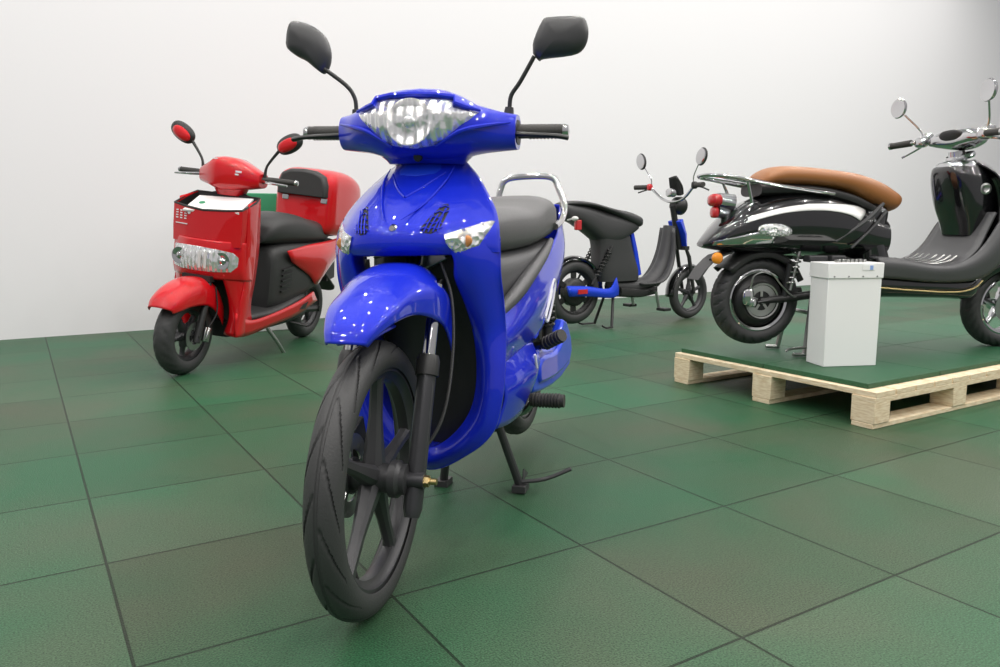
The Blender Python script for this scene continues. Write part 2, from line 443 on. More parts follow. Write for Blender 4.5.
# ------------------------------------------------------------------ blue scooter
def blue_scooter():
    T = thing('motor_scooter', 'bright blue step-through motor scooter on its centre stand in the foreground, seen from the front',
              'scooter', (-.2543, 1.5072, 0), (R(1.5), 0, R(-105.6)))
    sl = math.tan(R(27))
    S = Matrix.Translation((.07, 0, 0)) @ Matrix.Rotation(R(5), 4, Vector((-sl, 0, 1)).normalized()) @ Matrix.Translation((-.07, 0, 0))
    # --- front wheel and fork
    fw = wheel(T, 'front_wheel', 0, .277, .277, .035, .222, 5, ALLOY, tread=15, seg=420, M=S, disc_side=-1, disc_r=.085, a0=98, hub_w=.05, depth=.0045, k=1.15, width=.13, lo=9, hi=72, phs=72)
    m = MB(S); m.tube([(.075, 0, .062), (.079, -.006, .09)], [.004, .003], 10); m.tube([(.0785, -.005, .088), (.082, -.011, .112)], .0052, 10)
    lab(m.build('valve', PLAST, fw), 'black tyre valve')
    for s_ in (1, -1):
        MB(S).lathe([(0, s_ * .04), (.038, s_ * .04), (.038, s_ * .055), (.031, s_ * .062), (.031, s_ * .072), (.018, s_ * .075), (0, s_ * .075)], (0, 0, .277), (0, 1, 0), 28).build('hub', ALLOY, fw)
    fk = MB(S)
    for s_ in (1, -1):
        fk.tube([(.016, s_ * .086, .205), (.010, s_ * .086, .222), (-.095, s_ * .086, .485)], [.015, .0195, .0195], 20)
        fk.tube([(.012 - .006, s_ * .1, .24), (-.08, s_ * .1, .46)], .006, 8)
    fk.tube([(0, .062, .277), (0, .108, .277)], .0165, 16)
    fk.tube([(0, -.062, .277), (0, -.108, .277)], .0165, 16)
    fko = fk.build('fork', FORKM, T)
    for s_ in (1, -1): MB(S).tube([(-.089, s_ * .086, .472), (-.101, s_ * .086, .502), (-.105, s_ * .086, .512)], [.0245, .0245, .021], 20).build('dust_seal', PLAST, fko)
    m = MB(S)
    for s_ in (1, -1): m.tube([(-.1, s_ * .086, .5), (-.162, s_ * .086, .655)], .0135, 16)
    m.box((-.185, 0, .655), (.07, .18, .02)); m.tube([(-.26, 0, .66), (-.41, 0, .97)], .02, 12)
    lab(m.build('fork_tube', CHROME, fko), 'polished upper fork tubes')
    m = MB(S); m.lathe([(0, .108), (.012, .108), (.012, .118), (0, .118)], (0, 0, .277), (0, 1, 0), 6); m.tube([(0, .117, .277), (0, .133, .277)], .0065, 10)
    lab(m.build('axle_nut', BRASS, fko), 'yellow zinc axle nut')
    m = MB(S); m.box((-.06, -.062, .34), (.05, .03, .07), Matrix.Rotation(R(20), 3, 'Y')); m.box((-.05, -.075, .31), (.03, .02, .09), Matrix.Rotation(R(20), 3, 'Y'))
    m.build('brake_caliper', PLAST, fko)
    m = MB(S); m.tube([(-.02, .075, .30), (-.08, .12, .38), (-.15, .125, .5), (-.2, .11, .62), (-.22, .08, .7)], .0035, 8, 6)
    m.tube([(-.03, -.075, .33), (-.07, -.11, .42), (-.16, -.11, .55), (-.2, -.08, .68)], .004, 8, 6)
    m.build('brake_cable', PLAST, fko)
    # --- front fender: rows from the tip to the back, mirrored about the middle
    rows = []
    for cx, czz, ex, ez, hw in ((.150, .572, .130, .566, .036), (.128, .602, .108, .580, .047), (.065, .640, .055, .600, .064),
                                (-.02, .672, -.035, .605, .076), (-.10, .692, -.10, .590, .096), (-.165, .698, -.165, .560, .104), (-.225, .690, -.225, .500, .104), (-.262, .665, -.245, .475, .100)):
        half = [(0, cx, czz), (hw * .45, cx - .001, czz - (czz - ez) * .05), (hw * .82, cx * .6 + ex * .4, czz - (czz - ez) * .27), (hw, cx * .3 + ex * .7, czz * .5 + ez * .5), (hw * 1.01, ex, ez)]
        rows.append([(x, -y, z) for y, x, z in reversed(half[1:])] + [(x, y, z) for y, x, z in half])
    fe = MB(S).surf(rows, 6, 5).build('front_fender', BLUE, T, sharp=60, thick=.004)
    m = MB(S)
    m.surf([[(.10, -.03, .560), (.105, 0, .566), (.10, .03, .560)], [(.08, -.04, .575), (.08, 0, .585), (.08, .04, .575)], [(0, -.05, .585), (0, 0, .61), (0, .05, .585)]], 4, 4)
    m.build('fender_liner', BLUE, fe, thick=.004)
    # --- nose cover
    NR = [(.935, .078, -.372, -.376, -.39, -.42), (.89, .125, -.312, -.317, -.337, -.385), (.85, .157, -.257, -.264, -.292, -.35), (.81, .183, -.207, -.217, -.252, -.325),
          (.77, .197, -.165, -.178, -.217, -.302), (.735, .2, -.158, -.171, -.208, -.29), (.715, .2, -.178, -.188, -.218, -.288)]
    NF = sorted(cat1(NR, 12))
    def row_at(z):
        z = min(max(z, NF[0][0]), NF[-1][0])
        for a, b in zip(NF, NF[1:]):
            if a[0] <= z <= b[0]:
                t = (z - a[0]) / max(b[0] - a[0], 1e-9)
                return [p + (q - p) * t for p, q in zip(a, b)]
        return NF[-1]
    def at_t(r, t):
        P = [(r[2 + i],) for i in range(4)]
        P = [(r[3],)] + P + [(2 * r[5] - r[4],)]
        u = min(max(t, 0), 1) * 3; i = min(int(u), 2); t = u - i
        a, b, c, d = [P[i + k][0] for k in range(4)]
        return 0.5 * (2 * b + (c - a) * t + (2 * a - 5 * b + 4 * c - d) * t * t + (3 * b - a - 3 * c + d) * t ** 3)
    def nose(y, z):
        r = row_at(z); y = abs(y)
        x = at_t(r, y / r[1])
        # raised centre spine of the cover, from the emblem to the lower edge, and creases running out to the sides
        g = math.exp(-((y - .045 - max(0, (z - .80)) * .35) / .006) ** 2) * (1 if .78 < z < .92 else 0)
        return x - .0035 * g
    rows = []
    for i in range(61):
        z = .935 - i / 60 * .22
        r = row_at(z); row = []
        ts = [k / 26 for k in range(27)]
        half = [(nose(t * r[1], z), t * r[1], z) for t in ts] + [(at_t(r, 1) - .012, r[1] * .985, z), (at_t(r, 1) - .06, r[1] * .80, z)]
        row = [(x, -y, zz) for x, y, zz in reversed(half[1:])] + half
        rows.append(row)
    # rolled lower lip
    rows.append([(x - .03 if abs(y) < .13 else x - .01, y, .712) for x, y, z in rows[-1]])
    no = MB().grid(rows).build('front_cover', BLUE, T, sharp=60, thick=.003)
    # V ridge and collar
    m = MB()
    for s_ in (1, -1):
        m.tube([(nose(0, .84) + .002, 0, .84), (nose(s_ * .03, .862) + .002, s_ * .03, .862), (nose(s_ * .065, .895) + .002, s_ * .065, .897)], [.004, .0035, .002], 8, 4)
    for s_ in (1, -1):
        m.tube([(nose(s_ * .045, .76) + .001, s_ * .02, .79), (nose(s_ * .055, .82), s_ * .05, .825), (nose(s_ * .065, .87), s_ * .075, .875), (nose(s_ * .06, .91), s_ * .08, .912)], [.001, .003, .003, .001], 8, 4)
    m.build('ridge', BLUE, no)
    m = MB().patch([(-.048, .922), (-.055, .905), (-.045, .893), (0, .889), (.045, .893), (.055, .905), (.048, .922), (0, .928)], nose, .002, .008, 6, 2)
    m.build('collar', BLUE2, no)
    # vents: near-black patch on the cover paints the openings' shade, body-colour lattice over it
    for s_ in (1, -1):
        pv = [(.100, .827), (.106, .815), (.103, .79), (.098, .768), (.082, .759), (.066, .762), (.060, .772), (.072, .795), (.088, .82)]
        pv = [(s_ * a, b) for a, b in pv]
        v = MB().patch(pv, nose, .0025, .0005).build('vent', mat('vent_shade_black', (.004, .004, .012), .6), no)
        lm = MB()
        for k in range(5):
            z0 = .769 + k * .0115
            pts = [(s_ * (.060 + k * .0065 + q * .0085), z0 + (q % 2) * .004) for q in range(6 if k < 3 else 4)]
            pts = [p for p in pts if p[0] * s_ < .106]
            if len(pts) > 1: lm.tube([(nose(a, b) + .005, a, b) for a, b in pts], .0016, 6)
        for k in range(4):
            lm.tube([(nose(s_ * (.068 + k * .009), .763 + q * .0125) + .005, s_ * (.068 + k * .009 + q * .004 * (1 if k < 3 else .2)), .763 + q * .0125) for q in range(5 if k > 1 else 4)], .0016, 6)
        lm.build('lattice', BLUE, v)
    m = MB(); m.lathe([(0, .004), (.003, .004), (.006, .004), (.007, .002), (.009, 0), (.011, -.003)], (nose(0, .772) + .002, 0, .772), (1, 0, .25), 18)
    lab(m.build('screw', CHROME, no), 'chrome screw in a round recess')
    # turn signals
    for s_ in (1, -1):
        pl = [(s_ * a, b) for a, b in ((.108, .757), (.14, .768), (.182, .785), (.190, .783), (.184, .765), (.168, .73), (.143, .702), (.134, .700), (.112, .738))]
        t = MB().patch(pl, nose, .006, .006).build('turn_signal', LENS, no, sharp=60)
        lab(t, 'clear faceted turn signal lens')
        ax = nose(s_ * .146, .742)
        MB().ell((ax + .003, s_ * .142, .738), (.007, .020, .013), e=2.6, M=Matrix.Rotation(s_ * .6, 3, 'X')).build('bulb', AMBER, t)
    # --- leg shield: a ring from one upper corner down round the chin and up again
    LR = [((.100, .748, -.195), (.1995, .748, -.291)), ((.120, .705, -.208), (.2, .705, -.288)), ((.116, .66, -.225), (.2, .66, -.290)), ((.124, .60, -.265), (.2, .60, -.310)),
          ((.128, .53, -.305), (.2, .53, -.322)), ((.130, .45, -.318), (.2, .45, -.309)), ((.122, .375, -.318), (.194, .375, -.298)), ((.098, .318, -.318), (.172, .300, -.295)),
          ((.052, .268, -.318), (.110, .242, -.302)), ((0, .243, -.318), (0, .190, -.325))]
    rows = []
    for (iy, iz, ix), (oy, oz, ox) in LR:
        mid = ((ix + ox) / 2 + .018, (iy + oy) / 2, (iz + oz) / 2)
        rows.append([(ix - .07, iy + .004, iz - .003), (ix - .012, iy, iz), (ix, iy + .006, iz), mid, (ox, oy - .006 if oy > .01 else 0, oz + .003), (ox - .010, oy * .99, oz), (ox - .08, oy * .80, oz + .012)])
    full = rows + [[(x, -y, z) for x, y, z in r] for r in reversed(rows[:-1])]
    MB().surf(full, 6, 4).build('leg_shield', BLUE, T, sharp=60, thick=.004)
    # inner dark panel with moulded ribs
    m = MB()
    m.surf([[(-.42, -.07, .90), (-.41, 0, .91), (-.42, .07, .90)], [(-.39, -.14, .7), (-.36, 0, .7), (-.39, .14, .7)], [(-.4, -.15, .5), (-.375, 0, .48), (-.4, .15, .5)], [(-.40, -.15, .33), (-.38, 0, .28), (-.4, .15, .33)], [(-.4, -.05, .23), (-.39, 0, .21), (-.4, .05, .23)]], 6, 6)
    inn = m.build('inner_panel', PLAST, T, thick=.004)
    m = MB(); m.surf([[(-.215, -.12, .715), (-.23, 0, .72), (-.215, .12, .715)], [(-.3, -.13, .735), (-.3, 0, .75), (-.3, .13, .735)], [(-.37, -.14, .70), (-.37, 0, .73), (-.37, .14, .70)]], 4, 6)
    m.surf([[(-.22, .122, .70), (-.36, .15, .70)], [(-.27, .128, .60), (-.37, .15, .60)], [(-.32, .132, .5), (-.39, .16, .5)]], 4, 4)
    m.surf([[(-.22, -.122, .70), (-.36, -.15, .70)], [(-.27, -.128, .60), (-.37, -.15, .60)], [(-.32, -.132, .5), (-.39, -.16, .5)]], 4, 4)
    m.build('wheel_arch_liner', PLAST, inn, thick=.003)
    m = MB(); m.box((-.33, .03, .70), (.04, .07, .03), Matrix.Rotation(.4, 3, 'X')); m.tube([(-.3, -.05, .66), (-.33, -.06, .6)], .018, 12); m.build('horn', STEEL, inn, bevel=.003)
    for z in (.56, .42): MB().lathe([(0, .004), (.007, .004), (.008, 0)], (-.335, .137, z), (1, -.2, 0), 12).build('fastener', BRASS, inn)
    m = MB(); m.surf([[(-.43, -.07, .90), (-.45, 0, .91), (-.43, .07, .90)], [(-.41, -.115, .82), (-.45, 0, .83), (-.41, .115, .82)], [(-.40, -.155, .7), (-.46, 0, .7), (-.40, .155, .7)], [(-.42, -.155, .5), (-.47, 0, .5), (-.42, .155, .5)], [(-.43, -.14, .35), (-.5, 0, .42), (-.43, .14, .35)]], 5, 6)
    m.build('knee_panel', GREYSEAT2, T, thick=.004)
    # --- handlebar cowl
    CW = [(0, .082, -.258, -.47, 1.008), (.05, .080, -.260, -.47, 1.006), (.09, .070, -.270, -.465, 1.003), (.125, .056, -.290, -.46, .999), (.16, .048, -.315, -.455, .997), (.19, .043, -.345, -.452, .996), (.214, .040, -.365, -.45, .996)]
    CF = cat1(CW, 10)
    def cw(y):
        y = min(abs(y), CF[-1][0])
        for a, b in zip(CF, CF[1:]):
            if a[0] <= y <= b[0] + 1e-9:
                t = (y - a[0]) / max(b[0] - a[0], 1e-9); return [p + (q - p) * t for p, q in zip(a, b)]
        return CF[-1]
    def cowlx(y, z):
        _, hz, xf, xb, zc = cw(y)
        u = min(abs((z - zc) / hz), .999)
        return (xf + xb) / 2 + (xf - xb) / 2 * (1 - u ** 2.4) ** (1 / 2.4)
    m = MB(S)
    ys = [-.214 + .428 * i / 60 for i in range(61)]
    secs = []
    for y in ys:
        _, hz, xf, xb, zc = cw(y)
        secs.append([(a, y, b) for a, b in se(((xf + xb) / 2, zc), (xf - xb) / 2, hz, 32, 2.4)])
    m.loft(secs)
    co = m.build('handlebar_cowl', BLUE, T, sharp=50)
    m = MB(S); loft_z([(.920, -.44, -.335, .090), (.93, -.445, -.322, .098), (.945, -.45, -.295, .118), (.962, -.455, -.278, .155), (.975, -.455, -.285, .17)], mb=m)
    m.build('lower_cowl', BLUE, co, sharp=60)
    HL = [(0, 1.055), (.05, 1.0555), (.086, 1.053), (.090, 1.038), (.112, 1.034), (.142, 1.030), (.126, 1.013), (.1, .992), (.074, .968), (.045, .954), (0, .948),
          (-.045, .954), (-.074, .968), (-.1, .992), (-.126, 1.013), (-.142, 1.030), (-.112, 1.034), (-.090, 1.038), (-.086, 1.053), (-.05, 1.0555)]
    hl = MB(S).patch(HL, cowlx, .003, .012, 10, 3).build('headlight', CRYSTAL, co, sharp=70)
    lab(hl, 'wide clear multi-reflector headlight')
    m = MB(S)
    m.lathe([(.050, -.004), (.052, 0), (.048, .001), (.040, -.002), (.024, -.004), (.014, 0), (.012, .006), (.008, .009), (0, .010)], (cowlx(0, 1.0) + .014, 0, 1.003), (1, 0, .12), 36)
    m.build('reflector', CRYSTAL, hl)
    m = MB(S)
    P = [(a, b + .004) for a, b in [(-.145, 1.030), (-.112, 1.036), (-.094, 1.041), (-.090, 1.056), (-.05, 1.060), (0, 1.061), (.05, 1.060), (.090, 1.056), (.094, 1.041), (.112, 1.036), (.145, 1.030)]]
    m.tube([(cowlx(a, b - .004) + .006, a, b) for a, b in P], [.003] + [.007] * 9 + [.003], 8)
    m.build('headlight_brow', BLUE, co)
    for s_ in (1, -1): MB(S).tube([(cowlx(.05, .955) + .003, s_ * .05, .951), (cowlx(.1, .985) + .004, s_ * .104, .984), (cowlx(.15, .99) + .004, s_ * .155, 1.0), (cowlx(.2, 1.0) + .003, s_ * .205, 1.012)], [.002, .005, .005, .002], 8, 4).build('cowl_ridge', BLUE, co)
    m = MB(S); m.lathe([(0, .006), (.009, .006), (.011, 0)], (-.31, 0, .932), (1, 0, -.2), 16); m.build('plug', PLAST, co)
    for s_ in (1, -1):
        m = MB(S); loft_y([(s_ * .2, -.445, -.372, .963, 1.028), (s_ * .2155, -.442, -.376, .968, 1.024)], mb=m); m.build('switch_housing', PLAST, co)
        m = MB(S); m.tube([(-.41, s_ * .205, .998), (-.425, s_ * .235, 1.0), (-.43, s_ * .32, 1.001)], [.0165, .0165, .0155], 18)
        for q in range(9): m.lathe([(.0175, 0), (.0175, .004)], (-.43, s_ * (.238 + q * .0085), 1.0), (0, 1, 0), 18)
        g = m.build('grip', RUB2, T)
        lab(g, 'ribbed black rubber grip')
        MB(S).lathe([(0, .332 * s_), (.013, .330 * s_), (.0165, .322 * s_), (.0165, .317 * s_)], (-.43, 0, 1.001), (0, 1, 0), 18).build('bar_end', CHROME, g)
        m = MB(S); m.tube([(-.39, s_ * .2, .992), (-.372, s_ * .23, .988), (-.365, s_ * .30, .984), (-.375, s_ * .335, .980)], [.008, .009, .008, .009], 10, 5, flat=.7)
        m.build('brake_lever', PLAST, g)
        # mirrors
        mi = MB(S); mi.tube([(-.42, s_ * .188, 1.03), (-.42, s_ * .190, 1.055)], [.014, .010], 14)
        mi.tube([(-.42, s_ * .190, 1.05), (-.42, s_ * .194, 1.082), (-.418, s_ * .215, 1.112), (-.415, s_ * .248 if s_ > 0 else -.275, 1.168 if s_ > 0 else 1.155)], .0052, 10, 4)
        mo = mi.build('mirror_stem', PLAST, T)
        hd = MB(S)
        out_line = [(0.243, 1.175), (0.244, 1.203), (0.264, 1.247), (0.282, 1.254), (0.351, 1.253), (0.367, 1.237), (0.370, 1.208), (0.360, 1.183), (0.335, 1.170), (0.266, 1.163), (0.257, 1.159)] if s_ > 0 else [(-0.370, 1.214), (-0.365, 1.200), (-0.342, 1.183), (-0.316, 1.170), (-0.285, 1.146), (-0.272, 1.142), (-0.259, 1.162), (-0.256, 1.192), (-0.268, 1.227), (-0.296, 1.251), (-0.329, 1.264), (-0.355, 1.265), (-0.366, 1.244)]
        out_line = cat1(out_line + out_line[:1], 3)[:-1]
        cy = sum(p[0] for p in out_line) / len(out_line); cz = sum(p[1] for p in out_line) / len(out_line)
        hd.loft([[(-.413 + dx, cy + (a - cy) * q, cz + (b - cz) * q) for a, b in out_line]
                 for dx, q in ((.020, .15), (.019, .4), (.015, .68), (.008, .88), (-.002, .98), (-.012, 1), (-.020, .98), (-.020, .92), (-.016, .90))])
        ho = hd.build('mirror', MIRB, mo, sharp=60)
    # --- body behind the leg shield
    seat = loft_x([(-.50, .05, .74, .765), (-.53, .09, .712, .79), (-.60, .12, .698, .812), (-.75, .137, .696, .825), (-.92, .145, .70, .83), (-1.02, .146, .705, .845), (-1.12, .143, .712, .868), (-1.26, .133, .725, .87), (-1.35, .112, .745, .855), (-1.385, .07, .78, .83)], n=28, e=3.2).build('seat', GREYSEAT, T)
    m = loft_x([(-.47, .06, .45, .60), (-.52, .11, .46, .70), (-.7, .134, .5, .708), (-.9, .14, .56, .712), (-1.1, .135, .64, .72), (-1.28, .115, .68, .73)], n=28, e=3.5)
    m.build('seat_base', GREYSEAT2, T)
    m = MB()
    for s_ in (1,-1): m.tube([(-.46, s_ * .135, .545), (-.62, s_ * .15, .59), (-.8, s_ * .152, .638), (-1.0, s_ * .147, .685), (-1.13, s_ * .14, .72)], [.012, .02, .02, .016, .01], 10, 4)
    m.build('trim_strip', GREYSEAT2, T)
    SP = [((-.40, .14, .535), (-.43, .168, .49), (-.44, .15, .43)), ((-.6, .152, .578), (-.6, .175, .51), (-.58, .157, .435)), ((-.79, .154, .625), (-.82, .176, .545), (-.84, .157, .447)),
          ((-1.0, .149, .672), (-1.02, .171, .59), (-1.03, .152, .502)), ((-1.14, .144, .712), (-1.2, .162, .645), (-1.21, .142, .555)), ((-1.28, .134, .76), (-1.33, .147, .705), (-1.36, .127, .63)), ((-1.40, .118, .835), (-1.45, .115, .765), (-1.47, .098, .70))]
    for s_ in (1, -1):
        sp_ = MB().surf([[(x, s_ * y, z) for x, y, z in r] for r in SP], 6, 6).build('side_panel', BLUE, T, thick=.004)
        d = MB()
        d.tube([(-.86, s_ * .178, .50), (-.93, s_ * .178, .56), (-1.0, s_ * .175, .60), (-1.03, s_ * .173, .585), (-.99, s_ * .172, .53), (-.92, s_ * .173, .485), (-.87, s_ * .177, .487), (-.86, s_ * .178, .50)], .004, 6, 5)
        d.tube([(-.885, s_ * .177, .505), (-.94, s_ * .178, .55), (-.985, s_ * .175, .575)], [.001, .003, .001], 6, 4)
        lab(d.build('decal', DECAL, sp_), 'white outline graphic')
        lp = MB().surf([[(-.40, s_ * .14, .44), (-.43, s_ * .165, .36), (-.41, s_ * .145, .275)], [(-.55, s_ * .15, .45), (-.55, s_ * .182, .37), (-.52, s_ * .155, .265)], [(-.68, s_ * .155, .455), (-.68, s_ * .188, .37), (-.64, s_ * .16, .275)], [(-.77, s_ * .155, .44), (-.76, s_ * .18, .38), (-.71, s_ * .158, .33)]], 6, 6)
        lpo = lp.build('lower_panel', BLUE, T, thick=.004)
        d = MB(); d.tube([(-.66, s_ * .190, .42), (-.68, s_ * .190, .38)], .004, 6)
        d.build('decal', DECAL, lpo)
    m = MB().surf([[(-1.38, -.12, .84), (-1.42, 0, .85), (-1.38, .12, .84)], [(-1.46, -.115, .77), (-1.5, 0, .78), (-1.46, .115, .77)], [(-1.47, -.1, .7), (-1.49, 0, .69), (-1.47, .1, .7)]], 5, 6).build('tail_cover', BLUE, T, thick=.004)
    MB().box((-1.5, 0, .75), (.03, .13, .05)).build('tail_lamp', REDLENS, m, bevel=.01)
    m = MB(); loft_x([(-1.1, .05, .50, .62), (-1.3, .06, .52, .68), (-1.48, .07, .50, .66), (-1.6, .06, .36, .42)], mb=m); m.build('rear_mudguard', PLAST, T)
    m = MB(); m.tube([(-1.30, -.135, .79), (-1.40, -.120, .84), (-1.425, -.11, .90), (-1.43, -.085, .94), (-1.43, 0, .948), (-1.43, .085, .94), (-1.425, .11, .90), (-1.40, .135, .84), (-1.30, .145, .79), (-1.18, .145, .765)], .0115, 14, 6)
    lab(m.build('grab_rail', CHROME, T), 'chrome tubular grab rail')
    # frame, motor and rear end
    m = MB(); loft_x([(-.42, .09, .22, .46), (-.6, .11, .2, .5), (-.85, .1, .24, .54), (-1.0, .07, .3, .56)], mb=m, n=20, e=4)
    m.tube([(-.6, 0, .5), (-1.0, 0, .62), (-1.4, 0, .7)], .03, 10)
    fr = m.build('frame', PLAST, T)
    rw = wheel(T, 'rear_wheel', -1.2, .31, .262, .042, .205, 5, ALLOY, tread=22, seg=200, hub_w=.07, disc=False)
    m = MB()
    for s_ in (1, -1): m.tube([(-.82, s_ * .07, .33), (-1.2, s_ * .085, .31)], .02, 10); 
    m.box((-.84, 0, .33), (.08, .18, .06)); m.tube([(-1.2, -.11, .31), (-1.2, .13, .31)], .012, 10)
    sw = m.build('swing_arm', PLAST, T)
    CC = [(-1.17, .425), (-1.21, .452), (-1.27, .435), (-1.34, .375), (-1.355, .32), (-1.30, .272), (-1.15, .258), (-1.0, .262), (-.86, .275), (-.745, .292), (-.73, .33), (-.735, .385), (-.78, .405), (-.86, .405), (-.94, .392), (-1.04, .385), (-1.12, .40)]
    m = MB().prism(CC, .035, 'xz', .148)
    inner = [(x * .8 - .21, z * .62 + .128) for x, z in CC]
    m.prism(inner, .05, 'xz', .150)
    cc = m.build('chain_cover', BLUE2, sw, bevel=.01)
    lab(cc, 'blue chain cover beside the rear wheel')
    for s_ in (1, -1):
        m = MB(); m.tube([(-1.13, s_ * .125, .60), (-1.11, s_ * .125, .34)], .008, 10); spring(m, (-1.132, s_ * .125, .58), (-1.12, s_ * .125, .44), .023, .0045, 7); m.tube([(-1.12, s_ * .125, .44), (-1.112, s_ * .125, .34)], .018, 12)
        m.build('shock_absorber', PLAST, T)
        # foot pegs
        m = MB(); m.tube([(-.70, s_ * .165, .284), (-.70, s_ * .262, .284)], .0185, 16)
        for q in range(9): m.lathe([(.0185, 0), (.0215, .002), (.0215, .005), (.0185, .007)], (-.70, s_ * (.172 + q * .009), .284), (0, 1, 0), 16)
        pg = m.build('foot_peg', RUB2, T); lab(pg, 'ribbed rubber foot peg')
        MB().tube([(-.74, s_ * .02, .24), (-.72, s_ * .13, .24), (-.70, s_ * .175, .28)], .01, 8, 4).build('peg_bracket', STEEL, pg)
        m = MB(); m.tube([(-.86, s_ * .17, .418), (-.82, s_ * .235, .452)], [.017, .019], 14)
        for q in range(5): m.lathe([(.0175, 0), (.021, .002), (.021, .006), (.0175, .008)], (-.86 + .0075 * q + .003, s_ * (.177 + q * .0115), .421 + q * .0062), (.5, s_ * .85, .4), 14)
        pp = m.build('passenger_peg', RUB2, T)
        MB().tube([(-.9, s_ * .1, .40), (-.87, s_ * .165, .415)], .012, 8).build('peg_bracket', STEEL, pp)
    # centre stand
    m = MB()
    for s_ in (1, -1):
        m.tube([(-.68, s_ * .07, .225), (-.74, s_ * .118, .018)], [.012, .013], 10)
        m.box((-.742, s_ * .12, .011), (.055, .04, .02))
    m.tube([(-.69, -.08, .2), (-.69, .08, .2)], .012, 8)
    m.tube([(-.735, .125, .03), (-.76, .19, .034), (-.79, .262, .06)], .0065, 8, 3)
    m.prism([(-.735, .03), (-.75, .065), (-.80, .035)], .004, 'xz', .128)
    so = m.build('centre_stand', GPLAST, T, bevel=.001)
    lab(so, 'dark steel centre stand with a foot lever')
    return T
blue_scooter()

# ------------------------------------------------------------------ red scooter
def red_scooter():
    T = thing('delivery_scooter', 'red delivery scooter with a cargo box, leaning on its side stand by the white wall', 'scooter',
              (-1.648, 3.95, 0), (R(-7), 0, R(-102.7)))
    fw = wheel(T, 'front_wheel', 0, .212, .212, .05, .135, 5, ALLOY, tread=20, seg=140, disc_side=1, disc_r=.075, a0=60, depth=.005)
    rw = wheel(T, 'rear_wheel', -1.33, .212, .212, .052, .135, 5, ALLOY, tread=20, seg=120, disc=False)
    m = MB()
    for s_ in (1, -1):
        m.tube([(.01, s_ * .078, .18), (-.06, s_ * .078, .40), (-.10, s_ * .06, .50)], [.019, .019, .015], 12)
        m.tube([(0, s_ * .05, .212), (0, s_ * .095, .212)], .014, 10)
    m.tube([(-.10, 0, .5), (-.36, 0, .64), (-.375, 0, 1.0)], .022, 10); m.box((-.1, 0, .5), (.05, .16, .03))
    fk = m.build('fork', PLAST, T)
    m = MB(); m.box((-.055, .085, .215), (.05, .03, .075), Matrix.Rotation(-.3, 3, 'Y')); m.tube([(-.07, .095, .25), (-.045, .095, .19)], .013, 8)
    lab(m.build('brake_caliper', STEEL, fk, bevel=.004), 'silver brake caliper')
    m = MB(); m.tube([(-.06, .09, .24), (-.11, .11, .33), (-.12, .09, .46)], .004, 6, 4); m.build('brake_hose', PLAST, fk)
    # fender
    rows = []
    for cx, cz, ex, ez, hw in ((.225, .375, .195, .350, .065), (.19, .425, .16, .360, .08), (.11, .475, .08, .375, .09), (0, .505, -.03, .372, .095), (-.10, .50, -.10, .345, .095), (-.17, .47, -.16, .30, .09), (-.21, .42, -.215, .24, .085)):
        half = [(0, cx, cz), (hw * .5, cx, cz - (cz - ez) * .05), (hw * .88, cx * .6 + ex * .4, cz - (cz - ez) * .28), (hw, cx * .25 + ex * .75, cz * .4 + ez * .6), (hw, ex, ez)]
        rows.append([(x, -y, z) for y, x, z in reversed(half[1:])] + [(x, y, z) for y, x, z in half])
    MB().surf(rows, 5, 4).build('front_fender', RED, T, thick=.004)
    # lower body: leg shield with lamp band
    def shield(y, z):     # front face
        y = abs(y)
        base = -.085 - .09 * (y / .2) ** 2.2
        if z < .54: base -= (.54 - z) * .35
        if z > .66: base -= (z - .66) * .12
        return base
    rows = []
    for z, ym, y0 in ((.70, .198, 0), (.66, .200, 0), (.60, .202, 0), (.545, .204, 0), (.50, .205, .0)):
        half = [(shield(t * ym, z), t * ym, z) for t in (0, .25, .5, .75, .9, 1)] + [(-.24, ym, z - .005), (-.31, ym * .93, z - .01)]
        rows.append([(x, -y, zz) for x, y, zz in reversed(half[1:])] + half)
    sh = MB().surf(rows, 4, 3).build('front_cover', RED, T, thick=.004, sharp=50)
    for s_ in (1, -1):
        rr = []
        for z, yi, xi, xo in ((.53, .115, -.12, -.2), (.45, .125, -.16, -.2), (.36, .13, -.19, -.19), (.28, .125, -.2, -.175), (.20, .10, -.2, -.165)):
            rr.append([(xi - .07, s_ * (yi - .01), z), (xi, s_ * yi, z), ((xi + xo) / 2 + .012, s_ * (yi + .2) / 2, z), (xo, s_ * .2, z), (xo - .06, s_ * .2, z), (xo - .12, s_ * .18, z)])
        MB().surf(rr, 4, 3).build('leg_shield', RED, T, thick=.004)
    m = MB(); m.surf([[(-.2, -.13, .52), (-.2, 0, .53), (-.2, .13, .52)], [(-.26, -.14, .35), (-.28, 0, .35), (-.26, .14, .35)], [(-.26, -.13, .2), (-.28, 0, .19), (-.26, .13, .2)]], 4, 4)
    m.build('inner_panel', PLAST, T, thick=.01)
    LP = [(-.2, .655), (-.1, .662), (0, .663), (.1, .656), (.165, .645), (.188, .62), (.185, .575), (.16, .545), (.08, .538), (0, .537), (-.1, .537), (-.2, .545), (-.203, .6)]
    hl = MB().patch(LP, shield, .004, .012, 5, 3).build('headlight', CRYSTAL, sh)
    lab(hl, 'wide clear headlight with chrome reflectors')
    for y in (-.12, .125):
        m = MB(); m.lathe([(.040, .002), (.044, .006), (.036, .006), (.020, 0), (.014, .008), (0, .012)], (shield(y, .6) + .012, y, .60), (1, y * .8, 0), 24); m.build('reflector', CHROME, hl)
    for y in (.02, .05): MB().box((shield(y, .6) + .018, y, .6), (.006, .012, .09)).build('lamp_divider', SILVER, hl)
    # open cargo bin over the lamp
    def rim_z(x): return .855 + (-.12 - x) * .36
